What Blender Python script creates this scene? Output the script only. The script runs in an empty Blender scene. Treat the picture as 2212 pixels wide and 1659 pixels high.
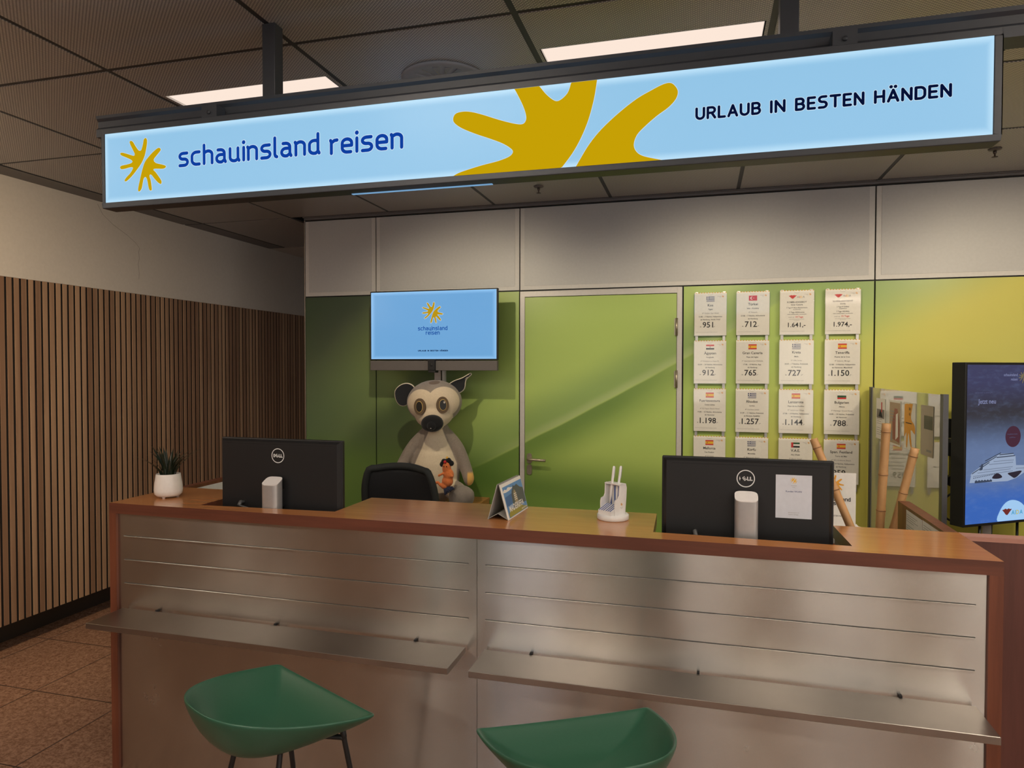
import bpy, bmesh, math, random
from mathutils import Vector, Matrix
from mathutils.geometry import tessellate_polygon
random.seed(7)
R = math.radians
sc = bpy.context.scene
COL = sc.collection

# ------------------------------------------------------------------ camera, world, exposure
cam = bpy.data.cameras.new('camera'); camo = bpy.data.objects.new('camera', cam); COL.objects.link(camo)
cam.sensor_fit = 'HORIZONTAL'; cam.sensor_width = 36.0; cam.lens = 1477.8 / 2212 * 36
cam.clip_start = 0.02; cam.clip_end = 100
yaw, pit, rol = R(15.388), R(-1.3275), R(0.064)
fw = Vector((-math.sin(yaw) * math.cos(pit), math.cos(yaw) * math.cos(pit), math.sin(pit)))
rt = Vector((math.cos(yaw), math.sin(yaw), 0)); up = rt.cross(fw)
r2 = rt * math.cos(rol) + up * math.sin(rol); u2 = -rt * math.sin(rol) + up * math.cos(rol)
M = Matrix((r2, u2, -fw)).transposed().to_4x4(); M.translation = Vector((0, 0, 1.59))
camo.matrix_world = M
sc.camera = camo
world = bpy.data.worlds.new('world'); sc.world = world; world.use_nodes = True
bg = world.node_tree.nodes['Background']; bg.inputs[0].default_value = (0.80, 0.78, 0.80, 1); bg.inputs[1].default_value = 0.08
vs = sc.view_settings; vs.view_transform = 'Standard'; vs.look = 'None'; vs.gamma = 1; vs.use_curve_mapping = False
vs.exposure = 0.0
FZ = -.055             # finished floor level

PANEL_LIGHT = .98      # radiance of the two ceiling light panels over the desk
FILL_LIGHT = 26.0        # unseen ceiling panels added as fill, far brighter than the visible pair
SPOT_W = 40.0
SIGN_E = 1.0

# ------------------------------------------------------------------ node helpers
class S:
    """tiny wrapper so that sockets can be combined with + - * /"""
    def __init__(s, nt, k): s.nt, s.k = nt, k
    def op(s, o, *a, clamp=False):
        n = s.nt.nodes.new('ShaderNodeMath'); n.operation = o; n.use_clamp = clamp
        for i, v in enumerate((s,) + a):
            if isinstance(v, S): s.nt.links.new(v.k, n.inputs[i])
            else: n.inputs[i].default_value = v
        return S(s.nt, n.outputs[0])
    def __add__(s, o): return s.op('ADD', o)
    def __sub__(s, o): return s.op('SUBTRACT', o)
    def __mul__(s, o): return s.op('MULTIPLY', o)
    def __truediv__(s, o): return s.op('DIVIDE', o)
    def ss(s, a, b):                     # smoothstep a..b
        n = s.nt.nodes.new('ShaderNodeMapRange'); n.interpolation_type = 'SMOOTHSTEP'
        s.nt.links.new(s.k, n.inputs[0]); n.inputs[1].default_value = a; n.inputs[2].default_value = b
        n.inputs[3].default_value = 0; n.inputs[4].default_value = 1
        return S(s.nt, n.outputs[0])

def lin(c):
    return tuple((v / 255 / 12.92) if v / 255 <= .04045 else ((v / 255 + .055) / 1.055) ** 2.4 for v in c)

class Mat:
    def __init__(s, name):
        s.m = bpy.data.materials.new(name); s.m.use_nodes = True; s.nt = s.m.node_tree
        s.b = s.nt.nodes['Principled BSDF']
    def coords(s, kind='Object'):
        tc = s.nt.nodes.new('ShaderNodeTexCoord'); sp = s.nt.nodes.new('ShaderNodeSeparateXYZ')
        s.nt.links.new(tc.outputs[kind], sp.inputs[0]); s.vec = tc.outputs[kind]
        return [S(s.nt, sp.outputs[i]) for i in range(3)]
    def noise(s, scale=5, sx=(1, 1, 1), detail=3, rough=.5, off=(0, 0, 0)):
        tc = s.nt.nodes.new('ShaderNodeTexCoord'); mp = s.nt.nodes.new('ShaderNodeMapping')
        mp.inputs['Scale'].default_value = sx; mp.inputs['Location'].default_value = off
        n = s.nt.nodes.new('ShaderNodeTexNoise'); n.inputs['Scale'].default_value = scale
        n.inputs['Detail'].default_value = detail; n.inputs['Roughness'].default_value = rough
        s.nt.links.new(tc.outputs['Object'], mp.inputs[0]); s.nt.links.new(mp.outputs[0], n.inputs['Vector'])
        return S(s.nt, n.outputs[0])
    def mix(s, f, a, b, mode='MIX'):
        n = s.nt.nodes.new('ShaderNodeMix'); n.data_type = 'RGBA'; n.blend_type = mode; n.clamp_factor = True
        for idx, v in ((0, f), (6, a), (7, b)):
            if isinstance(v, S): s.nt.links.new(v.k, n.inputs[idx])
            elif isinstance(v, tuple): n.inputs[idx].default_value = (*v[:3], 1)
            else: n.inputs[idx].default_value = v
        return S(s.nt, n.outputs[2])
    def set(s, **k):
        nm = dict(color='Base Color', rough='Roughness', metal='Metallic', spec='Specular IOR Level', coat='Coat Weight',
                  coatr='Coat Roughness', alpha='Alpha', trans='Transmission Weight', emis='Emission Color', es='Emission Strength',
                  aniso='Anisotropic', sheen='Sheen Weight', ior='IOR', normal='Normal', tangent='Tangent', arot='Anisotropic Rotation')
        for kk, v in k.items():
            i = s.b.inputs[nm[kk]]
            if isinstance(v, S): s.nt.links.new(v.k, i)
            elif isinstance(v, tuple): i.default_value = (*v[:3], 1)
            else: i.default_value = v
        return s
    def bump(s, h, strength=.2, dist=.01):
        n = s.nt.nodes.new('ShaderNodeBump'); n.inputs['Strength'].default_value = strength; n.inputs['Distance'].default_value = dist
        s.nt.links.new(h.k, n.inputs['Height']); s.nt.links.new(n.outputs[0], s.b.inputs['Normal']); return s

def plain(name, c, rough=.6, **k):
    m = Mat(name); n = m.noise(60, detail=2)
    m.set(color=m.mix(n, tuple(v * .94 for v in c), tuple(min(1, v * 1.06) for v in c)), rough=rough, **k)
    return m.m

def emit(name, c, st=1.0):
    m = Mat(name); m.set(color=(0, 0, 0), rough=.5, spec=.0, emis=c, es=st); return m.m

def wood(name, dark, light, axis=0, rough=.3, coat=.0, spec=.5, sc_=1.0):
    m = Mat(name); sx = [14, 14, 14]; sx[axis] = .9
    a = m.noise(2.2 * sc_, tuple(sx), 6, .6); b = m.noise(1.1 * sc_, (2.2, 2.2, 2.2), 2)
    f = (a * .75 + b * .35).ss(.35, .78)
    m.set(color=m.mix(f, dark, light), rough=rough, coat=coat, coatr=.12, spec=spec); m.bump(a, .04, .002)
    return m.m

MT = {}
MT['plaster'] = plain('white plaster', (.60, .57, .53), .85)
MT['panel_white'] = plain('white laminate wall panel', (.50, .495, .485), .45)
MT['panel_edge'] = plain('pale panel edge', (.62, .60, .57), .5)
MT['black_gap'] = plain('black joint', (.006, .006, .007), .7)
MT['alu'] = plain('satin aluminium', (.55, .53, .50), .38, metal=.85)
MT['frame_alu'] = plain('grey painted door frame', (.56, .53, .50), .42, metal=.1)
MT['sign_metal'] = plain('dark grey sign housing', (.042, .048, .060), .45, metal=.1)
MT['hinge'] = plain('brass grey hinge', (.42, .36, .27), .35, metal=.7)
MT['black_plastic'] = plain('matte black plastic', (.008, .008, .009), .5)
MT['black_metal'] = plain('black powder coated steel', (.012, .013, .014), .4, metal=.2)
MT['silver'] = plain('silver plastic', (.46, .44, .43), .36, metal=.5)
MT['white_plastic'] = plain('white plastic', (.80, .78, .75), .4)
MT['pot'] = plain('white glazed ceramic', (.78, .73, .68), .22)
MT['paper'] = plain('white paper', (.82, .79, .73), .55)
MT['paper_cool'] = plain('cool white paper', (.66, .68, .74), .5)
MT['ink'] = plain('black ink', (.015, .015, .018), .6)
MT['ink_grey'] = plain('grey ink', (.33, .31, .29), .6)
MT['ink_blue'] = plain('blue ink', (.03, .06, .20), .6)
MT['orange_ink'] = plain('orange print', (.80, .36, .03), .6)
MT['red_ink'] = plain('red print', (.62, .03, .03), .6)
MT['yellow_ink'] = plain('yellow print', (.85, .50, .03), .6)
MT['green_ink'] = plain('green print', (.02, .10, .04), .6)
MT['navy'] = plain('navy print', (.02, .03, .13), .6)
MT['white_print'] = plain('white print', (.85, .83, .80), .5)
MT['leaf'] = plain('dark green leaf', (.011, .020, .009), .45)
MT['soil'] = plain('potting soil', (.02, .014, .01), .9)
MT['bamboo'] = plain('bamboo cane', (.56, .31, .13), .4)
MT['bamboo_node'] = plain('darker bamboo node', (.34, .17, .07), .5)
MT['chair_mesh'] = plain('black mesh fabric', (.012, .012, .013), .8)
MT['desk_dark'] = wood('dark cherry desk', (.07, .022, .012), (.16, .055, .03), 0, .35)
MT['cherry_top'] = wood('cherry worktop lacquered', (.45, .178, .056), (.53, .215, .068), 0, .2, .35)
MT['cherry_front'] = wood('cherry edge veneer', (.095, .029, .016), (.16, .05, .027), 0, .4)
MT['cherry_vert'] = wood('cherry post veneer', (.12, .035, .018), (.215, .068, .032), 2, .38)
MT['box_wood'] = wood('beech cabinet', (.36, .16, .05), (.52, .25, .085), 0, .35)
MT['side_wood'] = wood('reddish side counter', (.085, .028, .020), (.135, .046, .034), 2, .45)
MT['side_edge'] = wood('pinkish counter edge', (.42, .20, .15), (.52, .27, .2), 0, .3)
MT['slot'] = plain('dark slot', (.05, .045, .04), .6)

def glassy(name, tint, refl=.12, rough=.03, fres=1.0):
    m = Mat(name); nt = m.nt
    tr = nt.nodes.new('ShaderNodeBsdfTransparent'); tr.inputs[0].default_value = (*tint, 1)
    gl = nt.nodes.new('ShaderNodeBsdfGlossy'); gl.inputs['Roughness'].default_value = rough
    mx = nt.nodes.new('ShaderNodeMixShader'); lw = nt.nodes.new('ShaderNodeFresnel'); lw.inputs[0].default_value = 1.45
    ad = S(nt, lw.outputs[0]) * fres + refl
    nt.links.new(ad.k, mx.inputs[0]); nt.links.new(tr.outputs[0], mx.inputs[1]); nt.links.new(gl.outputs[0], mx.inputs[2])
    nt.links.new(mx.outputs[0], nt.nodes['Material Output'].inputs[0]); return m.m
MT['glass'] = glassy('glass with painted haze', (.86, .90, .84), .06)
_nt = MT['glass'].node_tree; _o = _nt.nodes['Material Output']; _s = _o.inputs[0].links[0].from_socket
_d = _nt.nodes.new('ShaderNodeBsdfDiffuse'); _d.inputs[0].default_value = (.70, .70, .60, 1); _m = _nt.nodes.new('ShaderNodeMixShader'); _m.inputs[0].default_value = .40  # pale diffuse share paints the reflected haze into the pane
_nt.links.new(_s, _m.inputs[1]); _nt.links.new(_d.outputs[0], _m.inputs[2]); _nt.links.new(_m.outputs[0], _o.inputs[0])
MT['acrylic'] = glassy('clear plastic pocket', (.99, .99, .985), .035, .06, .0)

def steel(name, base, an=1.0, sp=.03, r0=.19):
    m = Mat(name)
    fine = m.noise(3.0, (1.2, 1, 260), 4, .6); cloud = m.noise(2.2, (1.4, 1, 1), 3, .55); spots = m.noise(26, (1, 1, 1), 3, .6)
    f = cloud.ss(.3, .75)
    m.set(color=m.mix(f, tuple(v * .86 for v in base), base), metal=1.0, rough=(cloud * .10 + spots * sp + r0), aniso=an)
    tg = m.nt.nodes.new('ShaderNodeTangent'); tg.direction_type = 'RADIAL'; tg.axis = 'Z'
    m.nt.links.new(tg.outputs[0], m.b.inputs['Tangent'])
    m.b.inputs['Anisotropic Rotation'].default_value = 0.25
    if an > .5: m.bump(fine, .02, .0005)
    return m.m
MT['steel'] = steel('brushed stainless steel', (.60, .575, .535))
MT['steel_shelf'] = steel('brushed steel shelf', (.40, .37, .34), .0, 0.0, .24)

def slats():
    m = Mat('walnut acoustic slats'); x, y, z = m.coords()
    idx = (y / .0445).op('FLOOR'); wn = m.nt.nodes.new('ShaderNodeTexWhiteNoise'); wn.noise_dimensions = '1D'
    m.nt.links.new(idx.k, wn.inputs['W']); rnd = S(m.nt, wn.outputs[0])
    g = m.noise(2.2, (14, 14, .8), 6, .62)
    f = (rnd * .55 + g * .6).ss(.3, .85)
    m.set(color=m.mix(f, (.215, .125, .078), (.39, .255, .165)), rough=.55); m.bump(g, .05, .002); return m.m
MT['slat'] = slats()
MT['felt'] = plain('black felt', (.006, .005, .005), .95)

def floor_mat():
    m = Mat('brown granite floor tiles'); x, y, z = m.coords()
    def line(c, p, off, w=.003):
        t = ((c - off) / p); fr = t.op('FRACT'); d = (fr - .5).op('ABSOLUTE'); return (d * p).op('GREATER_THAN', p / 2 - w)
    g = line(x, .543, -3.257 + .002).op('MAXIMUM', line(y, .540, 2.140))
    sp = m.noise(120, (1, 1, 1), 2, .7); sp2 = m.noise(38, (1, 1, 1), 3, .7); big = m.noise(2, (1, 1, 1), 2)
    c = m.mix((sp * .6 + sp2 * .5).ss(.38, .72), (.145, .072, .045), (.37, .225, .155))
    c = m.mix(big * .35, c, (.22, .12, .075)); c = m.mix(g, c, (.035, .02, .014))
    m.set(color=c, rough=(sp * .15 + g * .4 + .16), spec=.5); return m.m
MT['floor'] = floor_mat()

def tile_mat():
    m = Mat('perforated metal ceiling tile'); x, y, z = m.coords(); P = .0135
    def cell(ox, oy):
        a = ((x / P + ox).op('FRACT') - .5); b = ((y / (P * .86) + oy).op('FRACT') - .5)
        return (a * a + b * b * .74).op('SQRT')
    d = cell(0, 0).op('MINIMUM', cell(.5, .5)); dot = d.ss(.30, .16)
    big = m.noise(1.5, (1, 1, 1), 2)
    c = m.mix(dot, m.mix(big, (.255, .24, .24), (.295, .28, .28)), (.62, .58, .55))
    m.set(color=c, rough=.34, metal=.35, spec=.5); m.bump(dot, .5, .003); return m.m
MT['tile'] = tile_mat()
MT['grid'] = plain('dark ceiling grid', (.035, .036, .04), .5)
MT['tile_trim'] = plain('grey ceiling edge strip', (.16, .15, .15), .5)

def mural():
    m = Mat('green leaf photo print'); u, _, v = m.coords()
    # distance above the bright leaf rib, which rises to the right
    warp = m.noise(1.3, (1, 1, 1), 2) * .06
    rib = u * .60 + u * u * .045 + 1.715
    d = v - rib + warp - .03
    along = m.noise(2.0, (1.0, 1, 1), 3)
    # flat greens left to right
    base = m.mix(u.ss(-2.9, -.9), (.095, .155, .078), (.40, .54, .13))
    base = m.mix((u + (v - 1.6) * -.9).ss(.25, 1.25), base, (.60, .56, .11))
    base = m.mix((u + v * -.5).ss(.75, 1.5) * .35, base, (.45, .48, .06))
    # top left corner in deep leaf shadow colour of the print
    dk = ((v - 1.55) * 1.1 - (u + 2.2) * 1.15).ss(.1, 1.0)
    base = m.mix(dk, base, (.035, .055, .048))
    # diagonal folds across the left panels
    fold = ((v - u * .95) * 4.2 + along * 2.2).op('SINE').ss(-.1, 1.0) * (u.op('MULTIPLY', -1).ss(.9, 2.0))
    base = m.mix(fold * .8, base, (.045, .085, .04))
    # green upper corner of the right side
    ur = ((v - 1.72) * 1.6 - (u - .9).op('ABSOLUTE') * .75).ss(-.12, .55)
    base = m.mix(ur * .8, base, (.24, .37, .13))
    # band just above the rib: textured, duller green
    tex = m.noise(60, (1, 1, 1), 3, .7)
    band = d.ss(-.01, .02) * d.ss(.36, .10) * (u.ss(-3.0, -1.0)) * (u.ss(.75, .3))
    base = m.mix(band * (tex * .5 + .45), base, m.mix(tex, (.13, .24, .075), (.25, .38, .12)))
    # bright rib line
    line = d.ss(-.012, .012) * d.ss(.075, .012) * u.ss(-1.6, -.9) * u.ss(.7, -.1)
    base = m.mix(line * .55, base, (.47, .56, .25))
    # dark band below the rib
    below = d.ss(.004, -.012) * d.ss(-.30, -.02) * u.ss(.45, -.6) * u.ss(-3.2, -1.2)
    base = m.mix(below * .82, base, (.10, .20, .035))
    # darker pool low down, lighter under it
    low = (v + u * .06).ss(1.02, .72) * u.ss(.5, -.3)
    base = m.mix(low * .85, base, (.09, .19, .035))
    low2 = (v + u * .12 + along * .06).ss(.70, .60) * u.ss(-1.6, -.6)
    base = m.mix(low2 * .6, base, (.19, .34, .06))
    sweep = ((v - u * .42) * 7 + along * 3).op('SINE') * .5 + .5
    base = m.mix(sweep * .10, base, (.40, .50, .16))
    m.set(color=base, rough=.36, spec=.4); return m.m
MT['mural'] = mural()

def shell_green():
    m = Mat('matte green plastic'); n = m.noise(300, detail=2)
    m.set(color=m.mix(n, (.020, .082, .048), (.026, .100, .059)), rough=.36, spec=.5); m.bump(n, .05, .0005); return m.m
MT['green'] = shell_green()

def sign_mat():
    m = Mat('backlit light blue sign panel'); x, y, z = m.coords()
    e = (z - 2.2335).op('ABSOLUTE').ss(.088, .1125); ex = (x + .613).op('ABSOLUTE').ss(1.232, 1.25)
    f = e.op('MAXIMUM', ex * .8); soft = m.noise(1.2, (1, 1, 1), 2) * .4
    c = m.mix(f * .75 + soft * .3, lin((136, 190, 226)), lin((190, 228, 250)))
    m.set(color=(.05, .06, .07), rough=.3, spec=.12, emis=c, es=SIGN_E); return m.m
MT['sign_face'] = sign_mat()
MT['sign_yellow'] = emit('backlit yellow print', lin((198, 160, 6)), SIGN_E)
MT['sign_blue'] = emit('backlit blue lettering', lin((14, 62, 158)), SIGN_E)
MT['sign_navy'] = emit('backlit navy lettering', lin((6, 16, 52)), SIGN_E)
MT['sign_halo'] = emit('bright outline of print', lin((205, 228, 245)), SIGN_E)

def screen_blue():
    m = Mat('lit television picture'); x, y, z = m.coords()
    e = x.op('ABSOLUTE').ss(.405, .447).op('MAXIMUM', (z - .026).op('ABSOLUTE').ss(.195, .226))
    m.set(color=(.01, .01, .012), rough=.12, spec=.5, emis=m.mix(e, lin((106, 164, 214)), lin((142, 196, 242))), es=1.0); return m.m
MT['tv_face'] = screen_blue()
def ship_screen():
    m = Mat('lit poster screen picture'); x, y, z = m.coords()
    n = m.noise(14, (1, 1, 3), 4, .6)
    c = m.mix(z.ss(.34, .14), lin((62, 64, 100)), lin((52, 51, 58)))
    c = m.mix(z.ss(.17, -.05), c, lin((104, 126, 168)))
    c = m.mix((z + n * .06).ss(-.10, -.28), c, lin((58, 108, 196)))
    c = m.mix((n.ss(.45, .75)) * .10 , c, lin((140, 170, 220)))
    m.set(color=(.01, .01, .014), rough=.2, spec=.5, emis=c, es=.8); return m.m
MT['ship_face'] = ship_screen()

# ------------------------------------------------------------------ mesh helpers
class MB:
    def __init__(s): s.v, s.f, s.mi, s.sm = [], [], [], []; s.m = 0; s.smooth = False
    def add(s, vs, fs, mi=None, smooth=None):
        o = len(s.v); s.v += [tuple(p) for p in vs]
        for f in fs:
            s.f.append(tuple(i + o for i in f)); s.mi.append(s.m if mi is None else mi); s.sm.append(s.smooth if smooth is None else smooth)
        return s
    def box(s, x0, x1, y0, y1, z0, z1, mi=None):
        v = [(x, y, z) for z in (z0, z1) for y in (y0, y1) for x in (x0, x1)]
        return s.add(v, [(0, 2, 3, 1), (4, 5, 7, 6), (0, 1, 5, 4), (2, 6, 7, 3), (0, 4, 6, 2), (1, 3, 7, 5)], mi)
    def quad(s, a, b, c, d, mi=None): return s.add([a, b, c, d], [(0, 1, 2, 3)], mi)
    def poly(s, pts2, fn, mi=None, thick=None):
        """flat polygon (list of 2-D points) placed with fn(x, z, depth)"""
        tri = tessellate_polygon([[Vector((a, b, 0)) for a, b in pts2]])
        s.add([fn(a, b) for a, b in pts2], [tuple(t) for t in tri], mi); return s
    def tube(s, pts, r, n=10, cap=True, mi=None, smooth=True):
        pts = [Vector(p) for p in pts]; rr = r if isinstance(r, (list, tuple)) else [r] * len(pts)
        vs, fs = [], []; prev = None
        for i, p in enumerate(pts):
            d = (pts[min(i + 1, len(pts) - 1)] - pts[max(i - 1, 0)]).normalized()
            if prev is None: a = d.orthogonal().normalized()
            else: a = (prev - d * prev.dot(d)).normalized()
            prev = a; b = d.cross(a)
            for k in range(n):
                t = 2 * math.pi * k / n; vs.append(p + (a * math.cos(t) + b * math.sin(t)) * rr[i])
        for i in range(len(pts) - 1):
            for k in range(n):
                fs.append((i * n + k, i * n + (k + 1) % n, (i + 1) * n + (k + 1) % n, (i + 1) * n + k))
        if cap: fs += [tuple(range(n - 1, -1, -1)), tuple((len(pts) - 1) * n + k for k in range(n))]
        return s.add(vs, fs, mi, smooth)
    def lathe(s, prof, c=(0, 0, 0), n=32, mi=None, sx=1, sy=1, smooth=True):
        vs, fs = [], []
        for r_, z in prof:
            for k in range(n):
                t = 2 * math.pi * k / n; vs.append((c[0] + r_ * sx * math.cos(t), c[1] + r_ * sy * math.sin(t), c[2] + z))
        for i in range(len(prof) - 1):
            for k in range(n): fs.append((i * n + k, i * n + (k + 1) % n, (i + 1) * n + (k + 1) % n, (i + 1) * n + k))
        fs += [tuple(range(n - 1, -1, -1)), tuple((len(prof) - 1) * n + k for k in range(n))]
        return s.add(vs, fs, mi, smooth)
    def ell(s, c, r, n=20, mi=None, rot=None, smooth=True):
        vs, fs = [], []; m = n // 2
        for i in range(m + 1):
            ph = math.pi * i / m
            for k in range(n):
                t = 2 * math.pi * k / n
                p = Vector((r[0] * math.sin(ph) * math.cos(t), r[1] * math.sin(ph) * math.sin(t), r[2] * math.cos(ph)))
                if rot: p = rot @ p
                vs.append(p + Vector(c))
        for i in range(m):
            for k in range(n): fs.append((i * n + k, (i + 1) * n + k, (i + 1) * n + (k + 1) % n, i * n + (k + 1) % n))
        return s.add(vs, fs, mi, smooth)
    def build(s, name, mats, parent=None, bevel=0, loc=None, rot=None):
        me = bpy.data.meshes.new(name); me.from_pydata(s.v, [], s.f)
        if not isinstance(mats, (list, tuple)): mats = [mats]
        for mm in mats: me.materials.append(MT[mm] if isinstance(mm, str) else mm)
        for p, mi, sm in zip(me.polygons, s.mi, s.sm): p.material_index = min(mi, len(mats) - 1); p.use_smooth = sm
        bm = bmesh.new(); bm.from_mesh(me); bmesh.ops.remove_doubles(bm, verts=bm.verts, dist=1e-6); bm.to_mesh(me); bm.free()
        me.update()
        o = bpy.data.objects.new(name, me); COL.objects.link(o)
        if parent: o.parent = parent
        if loc: o.location = loc
        if rot: o.rotation_euler = rot
        if bevel:
            b = o.modifiers.new('bevel', 'BEVEL'); b.width = bevel; b.segments = 2; b.limit_method = 'ANGLE'; b.angle_limit = R(40)
        return o

def tag(o, label, cat, group=None, kind=None):
    o['label'] = label; o['category'] = cat
    if group: o['group'] = group
    if kind: o['kind'] = kind
    return o
def thing(name, label, cat, loc=(0, 0, 0), rz=0, group=None):
    o = bpy.data.objects.new(name, None); COL.objects.link(o); o.location = loc; o.rotation_euler = (0, 0, rz)
    o.empty_display_size = .05
    return tag(o, label, cat, group)
def struct(name, mb, mats, **k):
    o = mb.build(name, mats, **k); o['kind'] = 'structure'; return o
def box(name, mats, x0, x1, y0, y1, z0, z1, parent=None, bevel=0):
    return MB().box(x0, x1, y0, y1, z0, z1).build(name, mats, parent, bevel)
def dup(root, loc=None, rz=None, label=None):
    c = root.copy(); COL.objects.link(c)
    if loc is not None: c.location = loc
    if rz is not None: c.rotation_euler = (0, 0, rz)
    if label: c['label'] = label
    for ch in list(root.children):
        d = ch.copy(); COL.objects.link(d); d.parent = c
        for g in list(ch.children):
            e = g.copy(); COL.objects.link(e); e.parent = d
    return c

def smooth_closed(pts, n=4):
    out = []; N = len(pts)
    for i in range(N):
        p0, p1, p2, p3 = (pts[(i + k - 1) % N] for k in range(4))
        for j in range(n):
            t = j / n
            out.append(tuple(.5 * (2 * p1[q] + (p2[q] - p0[q]) * t + (2 * p0[q] - 5 * p1[q] + 4 * p2[q] - p3[q]) * t * t + (-p0[q] + 3 * p1[q] - 3 * p2[q] + p3[q]) * t ** 3) for q in (0, 1)))
    return out
def smooth_open(pts, n=4):
    out = []; N = len(pts)
    for i in range(N - 1):
        p0, p1, p2, p3 = pts[max(i - 1, 0)], pts[i], pts[i + 1], pts[min(i + 2, N - 1)]
        D = len(p1)
        for j in range(n):
            t = j / n
            out.append(tuple(.5 * (2 * p1[q] + (p2[q] - p0[q]) * t + (2 * p0[q] - 5 * p1[q] + 4 * p2[q] - p3[q]) * t * t + (-p0[q] + 3 * p1[q] - 3 * p2[q] + p3[q]) * t ** 3) for q in range(D)))
    return out + [tuple(pts[-1])]

# ------------------------------------------------------------------ lettering
def AR(cx, cy, rx, ry, a0, a1, n=10):
    return [(cx + rx * math.cos(R(a0 + (a1 - a0) * i / n)), cy + ry * math.sin(R(a0 + (a1 - a0) * i / n))) for i in range(n + 1)]
ARCH = [(0, .86)] + AR(.3, .7, .3, .3, 125, 0) + [(.6, 0)]
GL = {
 's': (.62, [[(.58, 1), (.28, 1)] + AR(.28, .76, .26, .24, 90, 270) + [(.36, .52)] + AR(.36, .26, .26, .26, 90, -90) + [(.02, 0)]]),
 'c': (.58, [[(.56, 1), (.34, 1)] + AR(.34, .66, .34, .34, 90, 180) + AR(.34, .34, .34, .34, 180, 270) + [(.56, 0)]]),
 'h': (.60, [[(0, 1.5), (0, 0)], ARCH]),
 'n': (.60, [[(-.05, 1), (0, .86), (0, 0)], ARCH]),
 'a': (.66, [[(.1, 1), (.28, 1)] + AR(.28, .7, .30, .3, 90, 0) + [(.58, .2), (.66, 0)], [(.58, .6), (.27, .6)] + AR(.27, .3, .27, .3, 90, 270) + [(.38, 0), (.58, .17)]]),
 'u': (.66, [[(0, 1), (0, .3)] + AR(.28, .3, .28, .3, 180, 270) + [(.4, 0), (.58, .14)], [(.58, 1), (.58, .18), (.66, 0)]]),
 'i': (.0, [[(0, 1), (0, 0)], [(0, 1.42), (0, 1.42)]]),
 'l': (.14, [[(0, 1.5), (0, .2), (.04, .06), (.14, 0)]]),
 'd': (.66, [[(.58, 1.5), (.58, .18), (.66, 0)], [(.58, .93), (.44, 1), (.32, 1)] + AR(.32, .68, .32, .32, 90, 180) + AR(.32, .32, .32, .32, 180, 270) + [(.42, 0), (.58, .14)]]),
 'r': (.38, [[(-.05, 1), (0, .86), (0, 0)], [(0, .80), (.2, .98), (.38, 1)]]),
 'e': (.62, [[(0, .5), (.62, .5), (.62, .7)] + AR(.31, .69, .31, .31, 0, 180) + [(0, .33)] + AR(.33, .33, .33, .33, 180, 270) + [(.56, 0)]]),
 'U': (.64, [[(0, 1), (0, .32)] + AR(.32, .32, .32, .32, 180, 360) + [(.64, 1)]]),
 'R': (.62, [[(0, 0), (0, 1), (.34, 1)] + AR(.34, .74, .26, .26, 90, -90) + [(0, .48)], [(.34, .48), (.62, 0)]]),
 'L': (.50, [[(0, 1), (0, 0), (.5, 0)]]),
 'A': (.70, [[(0, 0), (.35, 1), (.70, 0)], [(.12, .3), (.58, .3)]]),
 'B': (.62, [[(0, .52), (.34, .52)] + AR(.34, .26, .27, .26, 90, -90) + [(0, 0), (0, 1), (.33, 1)] + AR(.33, .76, .24, .24, 90, -90)]),
 'I': (.0, [[(0, 1), (0, 0)]]),
 'N': (.62, [[(0, 0), (0, 1), (.62, 0), (.62, 1)]]),
 'E': (.52, [[(.52, 1), (0, 1), (0, 0), (.52, 0)], [(0, .5), (.46, .5)]]),
 'S': (.60, [[(.56, 1), (.28, 1)] + AR(.28, .76, .26, .24, 90, 270) + [(.34, .52)] + AR(.34, .26, .26, .26, 90, -90) + [(.02, 0)]]),
 'T': (.70, [[(0, 1), (.7, 1)], [(.35, 1), (.35, 0)]]),
 'H': (.62, [[(0, 0), (0, 1)], [(.62, 0), (.62, 1)], [(0, .5), (.62, .5)]]),
 'D': (.64, [[(0, 0), (0, 1), (.3, 1)] + AR(.3, .66, .34, .34, 90, 0) + AR(.3, .34, .34, .34, 0, -90) + [(0, 0)]]),
 'K': (.60, [[(0, 0), (0, 1)], [(.58, 1), (0, .42)], [(.22, .62), (.6, 0)]]),
}
GL['Ä'] = (.70, GL['A'][1] + [[(.19, 1.3), (.19, 1.3)], [(.51, 1.3), (.51, 1.3)]])
def word_strokes(txt, gap, space=.55):
    x = 0; out = []
    for ch in txt:
        if ch == ' ': x += space; continue
        w, st = GL[ch]
        out += [([(a + x, b) for a, b in s_], len(s_) == 2 and s_[0] == s_[1]) for s_ in st]
        x += w + gap
    return out, x - gap
def stroke_text(mb, txt, x0, x1, base, h, th, fn, mi, gap=.34, space=.7, halo=None, mih=None):
    st, W = word_strokes(txt, gap, space); k = (x1 - x0 - th) / W; r = th / 2
    for rr, dd, mm in (([(r + halo, .0004, mih)] if halo else []) + [(r, .0008, mi)]):
        for pts, dot in st:
            P = [(x0 + th / 2 + a * k, base + th / 2 + b * (h - th)) for a, b in pts]
            q = rr * 1.25 if dot else rr
            for i, (a, b) in enumerate(P):
                mb.add([fn(a, b, dd)] + [fn(a + q * math.cos(t * math.pi / 6), b + q * math.sin(t * math.pi / 6), dd) for t in range(12)], [(0, t + 1, (t + 1) % 12 + 1) for t in range(12)], mm)
                if i and not dot:
                    c, d = P[i - 1]; L = math.hypot(a - c, b - d)
                    if L > 1e-6:
                        nx, nz = -(b - d) / L * rr, (a - c) / L * rr
                        mb.add([fn(a + nx, b + nz, dd), fn(c + nx, d + nz, dd), fn(c - nx, d - nz, dd), fn(a - nx, b - nz, dd)], [(0, 1, 2, 3)], mm)
_tc = {}
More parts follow.
